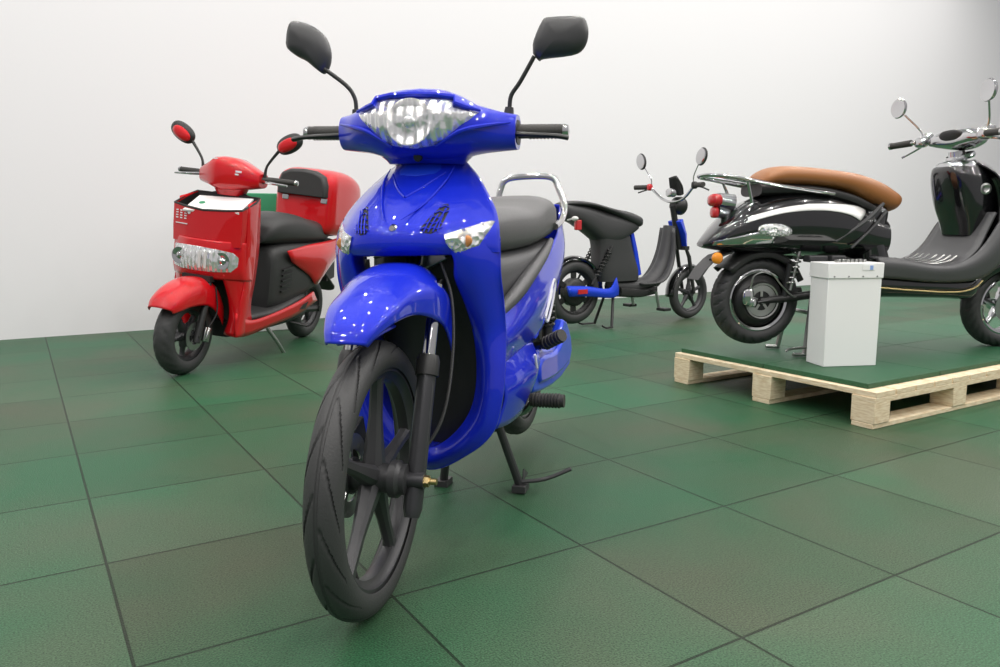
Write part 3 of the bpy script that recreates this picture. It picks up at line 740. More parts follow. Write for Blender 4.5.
    ring0 = [(-.10, 0), (-.125, .12), (-.15, .198), (-.27, .205), (-.335, .19), (-.335, .0), (-.335, -.19), (-.27, -.205), (-.15, -.198), (-.125, -.12)]
    ring0 = [(a, b) for a, b in ring0]
    def ring(z, off, top=False):
        out = []
        for x, y in ring0:
            d = 1 - off / .17
            xx = -.22 + (x + .22) * d; yy = y * d
            out.append((xx, yy, (rim_z(x) if top else z)))
        return out
    b = MB().loft([[(x - .0, y * .98, .67 + (-x - .1) * .08) for x, y in ring0], [(x, y, .75) for x, y in ring0], ring(0, 0, True), ring(0, .008, True), ring(.72, .014), ring(.72, .16)], caps=False)
    bn = b.build('front_bin', RED, T, sharp=35)
    m = MB().loft([[(x, y, z - .004) for x, y, z in ring(0, .0105, True)], ring(.76, .018), ring(.742, .03), ring(.74, .165)], caps=False)
    m.build('bin_lining', PLAST, bn)
    m = MB(); P = ring(0, .003, True); m.tube(P + P[:1], .006, 8); m.build('bin_rim', PLAST, bn)
    m = MB()
    def fx(y): return -.10 - .025 * min(abs(y), .12) / .12 - max(0, abs(y) - .12) * .32 + .0025
    for k, y in enumerate((-.168, -.138, -.108)):
        for q in range(4): m.box((fx(y), y, .792 + q * .013), (.003, .012, .006))
    for q in range(10): m.box((fx(-.17 + q * .009), -.172 + q * .0085, .765), (.003, .006, .005))
    m.ell((fx(-.085), -.085, .825), (.003, .009, .009))
    lab(m.build('decal', DECAL, bn), 'small white lettering')
    # inner shield behind, floor and skirt
    m = MB(); m.surf([[(-.345, -.17, .92), (-.36, 0, .96), (-.345, .17, .92)], [(-.35, -.185, .7), (-.39, 0, .7), (-.35, .185, .7)], [(-.33, -.18, .45), (-.38, 0, .45), (-.33, .18, .45)], [(-.33, -.17, .3), (-.42, 0, .28), (-.33, .17, .3)]], 4, 5)
    m.build('knee_panel', BLKSEAT, T, thick=.01)
    for s_ in (1, -1):
        rr = [[(-.20, s_ * .20, .93 if 0 else .90), (-.33, s_ * .19, .93)], [(-.20, s_ * .203, .7), (-.35, s_ * .19, .7)], [(-.2, s_ * .204, .5), (-.33, s_ * .19, .5)], [(-.17, s_ * .2, .35), (-.30, s_ * .19, .36)], [(-.17, s_ * .19, .2), (-.33, s_ * .185, .27)]]
        MB().surf(rr, 4, 3).build('shield_side', RED, T, thick=.006)
        rr = [[(-.16, s_ * .19, .33), (-.16, s_ * .19, .2)], [(-.3, s_ * .198, .275), (-.3, s_ * .185, .19)], [(-.55, s_ * .2, .285), (-.55, s_ * .19, .215)], [(-.85, s_ * .2, .325), (-.85, s_ * .19, .24)], [(-1.05, s_ * .19, .365), (-1.13, s_ * .18, .30)]]
        k = MB().surf(rr, 4, 3).build('skirt', RED, T, thick=.012)
        MB().prism([(-.86, .275), (-.90, .30), (-.97, .31), (-.93, .27)], .014, 'xz', s_ * .197).build('slot', PLAST, k)
    m = MB(); m.surf([[(-.3, -.185, .28), (-.3, 0, .28), (-.3, .185, .28)], [(-.6, -.19, .285), (-.6, 0, .285), (-.6, .19, .285)], [(-.95, -.185, .34), (-.95, 0, .34), (-.95, .185, .34)]], 4, 4)
    m.build('floorboard', BLKSEAT, T, thick=.03)
    loft_x([(-.25, .12, .17, .26), (-.6, .14, .17, .27), (-1.0, .14, .18, .32), (-1.2, .1, .22, .3)], n=16, e=5).build('frame', PLAST, T)
    m = loft_x([(-.60, .13, .28, .62), (-.64, .15, .28, .66), (-.8, .165, .28, .68), (-1.05, .175, .34, .68), (-1.25, .17, .42, .68), (-1.5, .12, .5, .68)], n=28, e=5)
    ub = m.build('body', BLKSEAT, T, sharp=50)
    m = MB()
    for q in range(5): m.box((-.74, .162 + .0016 * q, .40 + q * .032), (.12, .012, .010), Matrix.Rotation(.12, 3, 'Y'))
    m.build('grille', PLAST, ub)
    loft_x([(-.56, .09, .67, .71), (-.60, .13, .665, .79), (-.7, .155, .66, .835), (-.9, .165, .655, .845), (-1.1, .165, .655, .815), (-1.3, .15, .66, .80)], n=28, e=3).build('seat', BLKSEAT, T)
    for s_ in (1, -1):
        MB().surf([[(-.70, s_ * .175, .635), (-.72, s_ * .185, .60), (-.76, s_ * .175, .57)], [(-.95, s_ * .18, .665), (-.96, s_ * .205, .58), (-1.0, s_ * .18, .47)], [(-1.2, s_ * .18, .68), (-1.2, s_ * .21, .58), (-1.12, s_ * .18, .405)], [(-1.5, s_ * .15, .70), (-1.48, s_ * .17, .62), (-1.35, s_ * .15, .50)]], 5, 4).build('side_panel', RED, T, thick=.006)
    # rear box with backrest
    m = loft_x([(-1.19, .17, .72, 1.07), (-1.23, .205, .71, 1.11), (-1.32, .21, .70, 1.135), (-1.5, .215, .70, 1.13), (-1.66, .20, .71, 1.09), (-1.70, .16, .74, 1.04)], n=40, e=5, steps=3)
    rb = m.build('rear_box', RED, T, sharp=45)
    m = MB(); P = [(-.175, .955), (-.172, 1.03), (-.15, 1.09), (-.09, 1.118), (0, 1.125), (.09, 1.118), (.15, 1.09), (.172, 1.03), (.175, .955)]
    m.loft([[(x, y * q, .955 + (z - .955) * (q if z > .96 else 1)) for y, z in P] for x, q in ((-1.205, 1), (-1.17, .98), (-1.155, .9))]).build('backrest_pad', BLKSEAT, rb, bevel=.006)
    for y in (-.12, .15): lab(MB().box((-1.195, y, .935), (.018, .045, .035)).build('latch', CHROME, rb, bevel=.004), 'chrome latch')
    m = MB(); loft_x([(-1.15, .05, .5, .58), (-1.4, .07, .46, .50), (-1.62, .08, .30, .36)], mb=m); m.build('rear_mudguard', PLAST, T)
    MB().prism([(-1.48, .50), (-1.60, .56), (-1.62, .40), (-1.50, .38)], .14, 'xz', 0).build('plate_holder', PLAST, T)
    # handlebar
    S = Matrix.Translation((-.0, 0, 0))
    m = loft_y([(-.178, -.42, -.325, .990, 1.062), (-.17, -.425, -.315, .985, 1.068), (-.10, -.44, -.275, .970, 1.105), (-.055, -.445, -.24, .960, 1.128), (0, -.445, -.225, .955, 1.134), (.055, -.445, -.24, .960, 1.128), (.10, -.44, -.275, .970, 1.105), (.17, -.425, -.315, .985, 1.068), (.178, -.42, -.325, .990, 1.062)], n=20, e=3.6, steps=1)
    hc = m.build('handlebar_cowl', RED, T, sharp=35)
    MB().lathe([(0, .004), (.018, .003), (.020, 0)], (-.262, -.02, 1.08), (1, 0, .65), 20).build('badge', GREENP, hc)
    m = MB(); loft_z([(.93, -.42, -.30, .07), (.965, -.42, -.29, .09), (.99, -.43, -.28, .10)], mb=m); m.build('cowl_base', RED, hc)
    m = MB(); m.box((-.262, .085, 1.06), (.006, .05, .010)); m.box((-.26, .08, 1.045), (.006, .03, .008)); m.box((-.255, -.04, 1.115), (.01, .03, .006)); m.build('decal', DECAL, hc)
    for s_ in (1, -1):
        m = MB(); m.tube([(-.37, s_ * .17, 1.03), (-.39, s_ * .23, 1.035), (-.41, s_ * .345, 1.035)], [.02, .016, .015], 14); g = m.build('grip', RUB2, T)
        MB().lathe([(0, s_ * .36), (.014, s_ * .358), (.016, s_ * .345)], (-.41, 0, 1.035), (0, 1, 0), 14).build('bar_end', CHROME, g)
        m = MB(); m.tube([(-.345, s_ * .19, 1.025), (-.325, s_ * .24, 1.02), (-.34, s_ * .335, 1.015)], [.008, .007, .006], 8, 4); lab(m.build('brake_lever', CHROME, g), 'silver lever')
        m = MB(); m.tube([(-.37, s_ * .185, 1.03), (-.37, s_ * .19, 1.09), (-.37, s_ * .21, 1.13), (-.37, s_ * .268, 1.205)], [.011, .007, .007, .009], 10, 4); ms = m.build('mirror_stem', PLAST, T)
        Mx = Matrix.Rotation(s_ * R(30), 3, 'X')
        h = MB().ell((-.37, s_ * .318, 1.235), (.026, .078, .048), e=2.3, M=Mx).build('mirror', PLAST, ms)
        lab(MB().ell((-.352, s_ * .315, 1.228), (.022, .058, .032), e=2.3, M=Mx).build('mirror_back', RED, h), 'red painted mirror back')
    m = MB(); m.tube([(-.60, .12, .20), (-.66, .17, .10), (-.755, .20, -.022 + .0)], [.012, .011, .010], 8, 3); m.box((-.60, .11, .205), (.05, .05, .04)); m.tube([(-.755, .2, -.018), (-.79, .21, -.016)], .009, 8)
    lab(m.build('side_stand', STEEL, T), 'steel side stand')
    m = MB(); m.tube([(-.85, .15, .19), (-.9, .24, .17)], .008, 8); m.tube([(-1.33, .05, .212), (-1.33, .12, .212)], .02, 10); m.tube([(-1.0, .09, .24), (-1.33, .09, .212)], .022, 8); m.tube([(-1.0, -.09, .24), (-1.33, -.09, .212)], .022, 8)
    m.build('swing_arm', PLAST, T)
    return T
RT = red_scooter()
Mr = Matrix.Translation((-1.648, 3.95, 0)) @ Matrix.Rotation(R(-102.7), 4, 'Z') @ Matrix.Rotation(R(-7), 4, 'X')
# leaflets lying in the bin
p1 = MB(); p1.box((0, 0, 0), (.20, .30, .012), None)
p1 = p1.build('leaflet', PAPER, None, bevel=.002)
tag(p1, 'stack of white leaflets lying in the open front bin of the red scooter', 'paper')
p1.matrix_world = Mr @ Matrix.Translation((-.215, .02, .878)) @ Matrix.Rotation(R(22), 4, 'Y') @ Matrix.Rotation(R(8), 4, 'Z')
lg = MB().lathe([(0, .0035), (.016, .0035), (.016, 0)], (.0, -.09, .0055), (0, 0, 1), 20).build('printed_emblem', GREENP, p1)
# green and white display counter behind the red scooter
ds = thing('display_counter', 'green-topped white display counter standing against the wall behind the red scooter', 'counter', (-1.72, 5.62, 0), (0, 0, GA))
MB().box((0, 0, .40), (.42, .25, .80)).build('cabinet', WHITE, ds, bevel=.006)
MB().box((0, 0, .89), (.44, .27, .17)).build('top_panel', GREENP, ds, bevel=.006)

# ------------------------------------------------------------------ pallets, mats and the white case
PU, PV = 2.716, 1.687     # near corner of the first pallet on the tile grid
def pallet(label, lu):
    t = thing('wooden_pallet', label, 'pallet', grid_pt(PU + lu, PV), (0, 0, GA), 'wooden pallets under the black scooter')
    LU, LV, H = 1.2, 1.062, .144
    for i in range(9):
        MB().box((LU / 18 * (2 * i + 1), LV / 2, H - .011), (LU / 9 - .008, LV, .022)).build('deck_board', WOOD, t, bevel=.002)
    for j in range(3):
        MB().box((LU / 2, .05 + j * (LV - .1) / 2, H - .033), (LU, .10, .022)).build('cross_board', WOOD, t, bevel=.002)
        MB().box((LU / 2, .05 + j * (LV - .1) / 2, .0095), (LU, .09, .019)).build('bottom_board', WOOD, t, bevel=.002)
        for i in range(3):
            MB().box((.05 + i * (LU - .1) / 2, .05 + j * (LV - .1) / 2, .0605), (.10, .10, .083)).build('block', WOOD, t, bevel=.003)
    return t
pallet('pale pine pallet at the corner nearest the viewer, with the white case above it', 0)
pallet('pale pine pallet cut by the right photo edge, under the front wheel', 1.21)
MU, MV = PU + .035, PV + .055
k = 0
names = {(0, 0): 'green rubber mat at the near corner of the pallets, under the white case',
         (0, 1): 'green rubber mat at the far left corner, under the raised rear wheel',
         (1, 0): 'green rubber mat on the near edge, just right of the white case',
         (1, 1): 'green rubber mat behind the white case, under the black scooter',
         (2, 0): 'green rubber mat on the near edge, third one along from the pallet corner',
         (2, 1): "green rubber mat just behind the black scooter's front wheel",
         (3, 0): 'green rubber mat in the near row at the right photo edge, before the front wheel',
         (3, 1): 'green rubber mat in the back row, directly under the front wheel',
         (4, 1): 'green rubber mat farthest back at the right photo edge, beyond the front wheel'}
for i in range(5):
    for j in range(2):
        if (i, j) not in names: continue
        m = MB().box((.249, .249, .01), (.497, .497, .02)).build('rubber_mat', MATM, None, bevel=.002)
        m.location = grid_pt(MU + i * .5, MV + j * .5, .1445); m.rotation_euler = (0, 0, GA)
        tag(m, names[(i, j)], 'mat', 'rubber mats laid on the pallets')

bx = thing('battery_case', 'white metal battery case standing upright on the green mat in front of the black scooter', 'battery', (1.500, 3.365, .165), (0, 0, R(9)))
MB().box((0, 0, .19), (.248, .136, .38)).build('case_body', WHITE, bx, bevel=.002)
lid = MB().box((0, 0, .412), (.258, .146, .066)).build('lid', WHITE, bx, bevel=.003)
m = MB()
for q in range(4):
    m.lathe([(0, .003), (.003, .003), (.004, 0)], (-.10 + q * .066, -.073, .388), (0, -1, 0), 8)
lab(m.build('rivet', STEEL, lid), 'small steel rivet')
MB().box((.055, -.074, .425), (.055, .002, .022)).build('label_plate', PAPER, lid)
MB().box((.068, -.0755, .425), (.014, .0015, .018)).build('sticker', mat('pale_blue', (.25, .4, .75), .5), lid)
m = MB()
for q in range(7): m.box((-.05 + q * .02, -.01, .451), (.014, .03, .012 + .004 * (q % 2)))
lab(m.build('connector', STEEL, lid, bevel=.002), 'row of small grey connectors')

# ------------------------------------------------------------------ black retro scooter
def black_scooter():
    T = thing('retro_scooter', 'glossy black retro scooter with a tan leather seat standing on matted pallets', 'scooter', (1.19, 3.62, .1645), (0, 0, R(10)))
    zr = .258
    rwh = wheel(T, 'rear_wheel', 0, zr, .210, .057, .145, 10, PLAST, tread=26, seg=260, drum=.84, lip=CHROME, disc_side=-1, disc_r=.072, style='motor', depth=.007, k=.8)
    m = MB(); m.lathe([(.075, -.075), (.082, -.077), (.082, -.070)], (0, 0, zr), (0, 1, 0), 30); m.lathe([(0, -.085), (.013, -.084), (.013, -.06)], (0, 0, zr), (0, 1, 0), 8)
    m.build('hub', STEEL, rwh)
    fwh = wheel(T, 'front_wheel', 1.32, .206, .205, .05, .142, 5, CHROME, tread=26, seg=200, lip=CHROME, disc_side=-1, disc_r=.08, depth=.006)
    m = MB(); m.ell((-.075, -.082, zr + .02), (.028, .016, .040), e=3); m.ell((-.055, -.086, zr - .005), (.02, .014, .022), e=3)
    cal = lab(m.build('brake_caliper', CHROME, T), 'silver brake caliper')
    m = MB(); m.tube([(-.07, -.09, zr + .05), (-.055, -.10, zr + .12), (.02, -.10, zr + .13), (.08, -.10, zr + .07), (.14, -.10, zr + .02), (.18, -.09, zr + .03)], .004, 8, 6); m.build('brake_hose', STEEL, cal)
    m = MB()
    for s_ in (1, -1):
        m.tube([(-.01, s_ * .075, zr), (.10, s_ * .085, zr + .01), (.28, s_ * .08, zr + .03)], [.014, .018, .02], 10)
        m.tube([(.10, s_ * .085, zr), (.115, s_ * .10, zr + .17)], .014, 10)
    m.tube([(-.03, -.088, zr - .005), (.14, -.092, zr + .02)], .006, 6)
    m.build('swing_arm', PLAST, T)
    for s_ in (1, -1):
        m = MB(); spring(m, (.12, s_ * .10, zr + .08), (.155, s_ * .10, zr + .22), .018, .004, 6); m.tube([(.12, s_ * .1, zr + .05), (.16, s_ * .1, zr + .24)], .008, 8); m.build('shock_absorber', STEEL, T)
    # tail body
    B_ = [(-.28, .035, .505, .525), (-.255, .065, .497, .555), (-.20, .105, .488, .612), (-.12, .145, .478, .685), (0, .16, .470, .735), (.15, .168, .462, .765), (.30, .166, .455, .755), (.42, .155, .452, .72), (.52, .14, .45, .67), (.60, .125, .45, .64)]
    bo = loft_x(B_, n=36, e=2.5).build('tail_body', BLACKP, T)
    BF = cat1(B_, 8)
    def side(x, z):
        for a, b in zip(BF, BF[1:]):
            if a[0] <= x <= b[0]:
                t = (x - a[0]) / (b[0] - a[0]); w_, z0, z1 = [a[i] + (b[i] - a[i]) * t for i in (1, 2, 3)]
                u = min(abs((z - (z0 + z1) / 2) / ((z1 - z0) / 2)), .985)
                return w_ * (1 - u ** 2.5) ** (1 / 2.5)
        return .05
    for s_ in (1, -1):
        # silver sweep along the flank
        up = [(-.17, .615), (-.08, .650), (.04, .680), (.16, .695), (.28, .697), (.40, .690), (.47, .672)]
        dn = [(-.21, .588), (-.10, .622), (.02, .652), (.14, .666), (.26, .665), (.36, .648), (.415, .622)]
        rows = [[(a[0] + (b[0] - a[0]) * t, s_ * (side(a[0] + (b[0] - a[0]) * t, a[1] + (b[1] - a[1]) * t) + .0035), a[1] + (b[1] - a[1]) * t) for t in (0, .33, .66, 1)] for a, b in zip(up, dn)]
        lab(MB().surf(rows, 4, 3).build('side_stripe', SILVER, bo, thick=.003), 'silver sweep')
        m = MB()
        rows = []
        for k_ in range(9):
            f = k_ / 8; rows.append([(-.25 + .255 * f, s_ * (side(-.25 + .255 * f, z) + .003), z) for z in (.512 + f * .005, .512 + f * .02 + .015, .530 + f * .065)])
        m.surf(rows, 2, 3); m.build('chrome_trim', CHROME, bo, thick=.003)
        m = MB()
        c = (.0, s_ * (side(0, .58) + .000), .580)
        m.ell(c, (.083, .016, .029), e=2.2, M=Matrix.Rotation(R(4), 3, 'Y')); ts = m.build('turn_signal', LENS, bo)
        MB().ell((.01, s_ * (side(0, .58) + .009), .58), (.022, .010, .010)).build('bulb', CHROME, ts)
        m = MB(); m.tube([(.30, s_ * .15, .53), (.44, s_ * .155, .62), (.53, s_ * .15, .70)], [.008, .010, .008], 8, 4)
        m.tube([(.38, s_ * .155, .50), (.47, s_ * .152, .58), (.56, s_ * .135, .665)], .006, 8, 4); m.build('bracket', GPLAST, bo)
        m = MB(); m.box((.22, s_ * .13, .452), (.09, .06, .03)); m.box((.32, s_ * .13, .452), (.07, .06, .03)); m.build('under_tray', GPLAST, bo, bevel=.006)
    m = MB(); loft_z([(.44, .47, .64, .13), (.55, .46, .60, .13), (.66, .46, .62, .12), (.70, .47, .60, .1)], mb=m); m.build('seat_post_cover', BLACKP, T)
    # seat
    loft_x([(-.02, .06, .79, .805), (-.005, .10, .785, .83), (.03, .125, .783, .855), (.08, .135, .780, .868), (.2, .138, .775, .865), (.36, .14, .755, .85), (.46, .14, .715, .835), (.56, .13, .675, .805), (.63, .115, .662, .770), (.675, .08, .69, .745), (.685, .04, .705, .73)], n=28, e=2.6).build('seat', TAN, T)
    loft_x([(-.04, .1, .73, .79), (.2, .13, .73, .785), (.4, .13, .69, .75), (.55, .11, .63, .69)], n=20, e=3).build('seat_base', PLAST, T)
    # luggage rack
    m = MB()
    m.tube([(.29, -.135, .742), (.20, -.14, .752), (0, -.13, .780), (-.16, -.12, .808), (-.25, -.09, .820), (-.28, 0, .825), (-.25, .09, .820), (-.16, .12, .808), (0, .13, .780), (.20, .14, .752), (.29, .135, .742)], .011, 10, 5, flat=.8)
    for y in (-.045, .045): m.tube([(-.27, y, .824), (-.03, y, .79)], .006, 8)
    for s_ in (1, -1): m.tube([(-.12, s_ * .12, .795), (-.085, s_ * .10, .70)], .007, 8)
    m.tube([(-.05, -.12, .79), (-.05, .12, .79)], .006, 8)
    lab(m.build('luggage_rack', CHROME, T), 'chrome luggage rack')
    m = MB(); m.ell((-.215, 0, .715), (.03, .045, .030), e=2.5); tl = m.build('tail_lamp', REDLENS, T)
    MB().ell((-.215, 0, .66), (.015, .03, .026), e=3).build('reflector', REDLENS, tl)
    m = MB(); m.tube([(-.21, 0, .715), (-.13, 0, .70)], [.034, .042], 16); m.tube([(-.20, 0, .66), (-.10, 0, .64)], .025, 10); m.build('lamp_housing', CHROME, tl)
    # rear mudguard
    rows = []
    for a, rr, wd in ((200, .25, .06), (185, .245, .07), (165, .238, .075), (140, .235, .078), (110, .236, .078), (80, .238, .078), (50, .238, .075), (25, .236, .07)):
        ca, sa = math.cos(R(a)), math.sin(R(a))
        rows.append([(ca * (rr - .04), -wd, zr + sa * (rr - .04)), (ca * (rr - .01), -wd * .96, zr + sa * (rr - .01)), (ca * rr, 0, zr + sa * rr), (ca * (rr - .01), wd * .96, zr + sa * (rr - .01)), (ca * (rr - .04), wd, zr + sa * (rr - .04))])
    m = MB().surf(rows[3:], 5, 4); mg = m.build('rear_mudguard', PLAST, T, thick=.004)
    fl_ = MB(); fl_.loft([[(x, y * k2, z) for x, y, z in ((a, -.06, b), (a, .06, b), (a + .02, .06, b + .015), (a + .02, -.06, b + .015))] for a, b, k2 in ((-.15, .475, 1.0), (-.23, .45, 1.1), (-.28, .40, 1.1), (-.31, .355, 1.0))])
    fl_.build('plate_holder', GPLAST, mg, bevel=.005)
    m = MB(); m.ell((-.245, -.11, .457), (.026, .016, .026), e=2.2)
    lab(m.build('reflector', ORANGE, mg), 'round amber side reflector')
    m = MB(); m.tube([(-.245, -.105, .457), (-.25, -.05, .45)], .008, 8); m.build('reflector_bracket', PLAST, mg)
    # footboard, belly and front
    for s_ in (1, -1):
        rows = [[(.50, s_ * .17, .455), (.50, s_ * .19, .43), (.50, s_ * .175, .37)], [(.62, s_ * .175, .445), (.62, s_ * .195, .42), (.62, s_ * .18, .36)], [(.80, s_ * .18, .415), (.80, s_ * .205, .40), (.80, s_ * .19, .345)],
                [(.93, s_ * .19, .435), (.95, s_ * .205, .415), (.98, s_ * .19, .35)], [(1.02, s_ * .19, .50), (1.05, s_ * .21, .47), (1.08, s_ * .19, .39)], [(1.09, s_ * .19, .60), (1.13, s_ * .21, .57), (1.17, s_ * .19, .50)], [(1.15, s_ * .18, .68), (1.19, s_ * .19, .66), (1.23, s_ * .18, .62)]]
        MB().surf(rows, 5, 4).build('footboard_side', GREYSEAT2, T, thick=.02)
    m = MB(); m.surf([[(.50, -.17, .455), (.50, 0, .455), (.50, .17, .455)], [(.62, -.175, .44), (.62, 0, .44), (.62, .175, .44)], [(.80, -.18, .412), (.80, 0, .412), (.80, .18, .412)], [(.93, -.18, .43), (.93, 0, .43), (.93, .18, .43)], [(1.01, -.18, .49), (1.01, 0, .49), (1.01, .18, .49)], [(1.06, -.17, .57), (1.05, 0, .57), (1.06, .17, .57)], [(1.10, -.17, .66), (1.10, 0, .66), (1.10, .17, .66)]], 5, 4)
    fb = m.build('footboard', GREYSEAT2, T, thick=.012)
    m = MB()
    for y in (-.13, -.09, -.05, 0, .05, .09, .13): m.tube([(.62, y, .452), (.80, y, .424), (.90, y, .436), (.945, y, .46)], .005, 6, 4, flat=.6)
    m.build('tread_strip', STEEL, fb)
    m = loft_x([(.40, .12, .30, .45), (.5, .16, .27, .40), (.7, .17, .262, .385), (.9, .17, .255, .37), (1.02, .165, .25, .36), (1.08, .14, .29, .40)], n=28, e=4)
    m.build('belly_cover', BLACKP, T)
    m = MB(); m.tube([(.52, -.176, .32), (.7, -.186, .305), (.9, -.19, .295), (1.0, -.185, .31), (1.06, -.17, .345)], .004, 8, 4); lab(m.build('trim_line', BRASS, T), 'thin bronze trim line')
    m = MB(); loft_z([(.555, 1.02, 1.11, .10), (.62, 1.0, 1.15, .115), (.70, .965, 1.17, .125), (.80, .94, 1.15, .125), (.865, .93, 1.11, .105), (.885, .95, 1.07, .08)], mb=m, n=32, e=3.2)
    gb = m.build('glove_box', BLACKP, T)
    m = MB(); m.lathe([(.026, 0), (.026, .008), (.018, .010), (.012, .006), (0, .006)], (1.07, -.124, .77), (-.25, -1, 0), 20); lab(m.build('lock', STEEL, gb), 'round steering lock')
    m = MB(); loft_z([(.870, .935, 1.10, .10), (.892, .94, 1.08, .085), (.905, .96, 1.06, .065)], mb=m); m.build('chrome_cap', CHROME, gb)
    rows = [[(1.04, -.18, .36), (1.16, 0, .36), (1.04, .18, .36)], [(1.13, -.21, .50), (1.26, 0, .50), (1.13, .21, .50)], [(1.14, -.21, .68), (1.28, 0, .68), (1.14, .21, .68)], [(1.10, -.17, .82), (1.22, 0, .84), (1.10, .17, .82)], [(1.05, -.09, .89), (1.10, 0, .91), (1.05, .09, .89)]]
    MB().surf(rows, 5, 6).build('leg_shield', BLACKP, T, thick=.008)
    rows = []
    for a, wd in ((150, .05), (125, .075), (95, .085), (60, .085), (30, .075), (5, .05)):
        ca, sa = math.cos(R(a)), math.sin(R(a)); rr = .25
        rows.append([(1.32 + ca * (rr - .06), -wd, .206 + sa * (rr - .06)), (1.32 + ca * (rr - .015), -wd, .206 + sa * (rr - .015)), (1.32 + ca * rr, 0, .206 + sa * rr), (1.32 + ca * (rr - .015), wd, .206 + sa * (rr - .015)), (1.32 + ca * (rr - .06), wd, .206 + sa * (rr - .06))])
    MB().surf(rows, 5, 4).build('front_fender', BLACKP, T, thick=.005)
    m = MB()
    for s_ in (1, -1): m.tube([(1.32, s_ * .075, .206), (1.26, s_ * .075, .40), (1.20, s_ * .05, .50)], .017, 10)
    m.tube([(1.2, 0, .5), (1.02, 0, .95)], .025, 12); m.build('fork', PLAST, T)
    HM = Matrix.Translation((.045, 0, .02))
    # handlebar in chrome
    m = MB(HM); m.tube([(.965, 0, .875), (.955, 0, .93)], [.035, .03], 20); m.lathe([(.06, -.012), (.066, 0), (.06, .012)], (.985, 0, .905), (-.3, 0, 1), 24, closed=True)
    hb = m.build('handlebar_clamp', CHROME, T)
    m = loft_y([(-.16, .93, .985, .965, 1.01), (-.10, .92, 1.04, .95, 1.03), (0, .92, 1.07, .935, 1.035), (.10, .92, 1.04, .95, 1.03), (.16, .93, .985, .965, 1.01)], n=24, e=2.6, M=HM)
    m.build('headlight_shell', CHROME, hb)
    m = MB(HM); m.ell((.925, 0, 1.0), (.012, .075, .03), e=2.6, M=Matrix.Rotation(-.3, 3, 'Y')); m.build('speedometer', PLAST, hb)
    m = MB(HM); m.tube([(.96, -.16, .985), (.94, -.20, .99), (.905, -.24, .99), (.885, -.34, .985)], .011, 10, 3); m.tube([(.96, .16, .985), (.94, .20, .99), (.905, .24, .99), (.885, .34, .985)], .011, 10, 3)
    lab(m.build('handlebar', CHROME, T), 'chrome handlebar tube')
    for s_ in (1, -1):
        m = MB(HM); m.tube([(.903, s_ * .245, .99), (.878, s_ * .36, .984)], [.017, .016], 14); g = m.build('grip', RUB2, T)
        m = MB(HM); m.tube([(.879, s_ * .358, .984), (.876, s_ * .368, .984)], .018, 14); m.build('bar_end', CHROME, g)
        m = MB(HM); m.ell((.93, s_ * .205, .99), (.026, .035, .026), e=3); m.ell((.955, s_ * .195, 1.015), (.022, .028, .02), e=3); m.build('brake_reservoir', CHROME, g)
        m = MB(HM); m.tube([(.945, s_ * .21, .975), (.96, s_ * .26, .965), (.945, s_ * .33, .935), (.93, s_ * .345, .925)], [.006, .006, .005, .006], 8, 3); m.build('brake_lever', CHROME, g)
        m = MB(HM); m.tube([(.935, s_ * .20, 1.0), (.93, s_ * .22, 1.05), (.875, s_ * .27, 1.13)], .0045, 8, 4); ms = m.build('mirror_stem', CHROME, T)
        m = MB(HM); m.lathe([(0, .02), (.025, .018), (.046, .006), (.050, -.004), (.046, -.010), (0, -.008)], (.855, s_ * .29, 1.165), (1, s_ * .1, 0), 28); m.build('mirror', CHROME, ms)
    # centre stand
    m = MB()
    for s_ in (1, -1):
        m.tube([(.24, s_ * .09, .28), (.20, s_ * .12, .012)], .012, 8); m.tube([(.21, s_ * .12, .010), (.14, s_ * .125, .012)], .009, 8)
    m.tube([(.23, -.12, .2), (.23, .12, .2)], .01, 8); m.tube([(.21, -.15, .05), (.10, -.16, .045), (.08, -.165, .035)], .006, 8, 3)
    m.build('centre_stand', STEEL, T)
    return T
black_scooter()

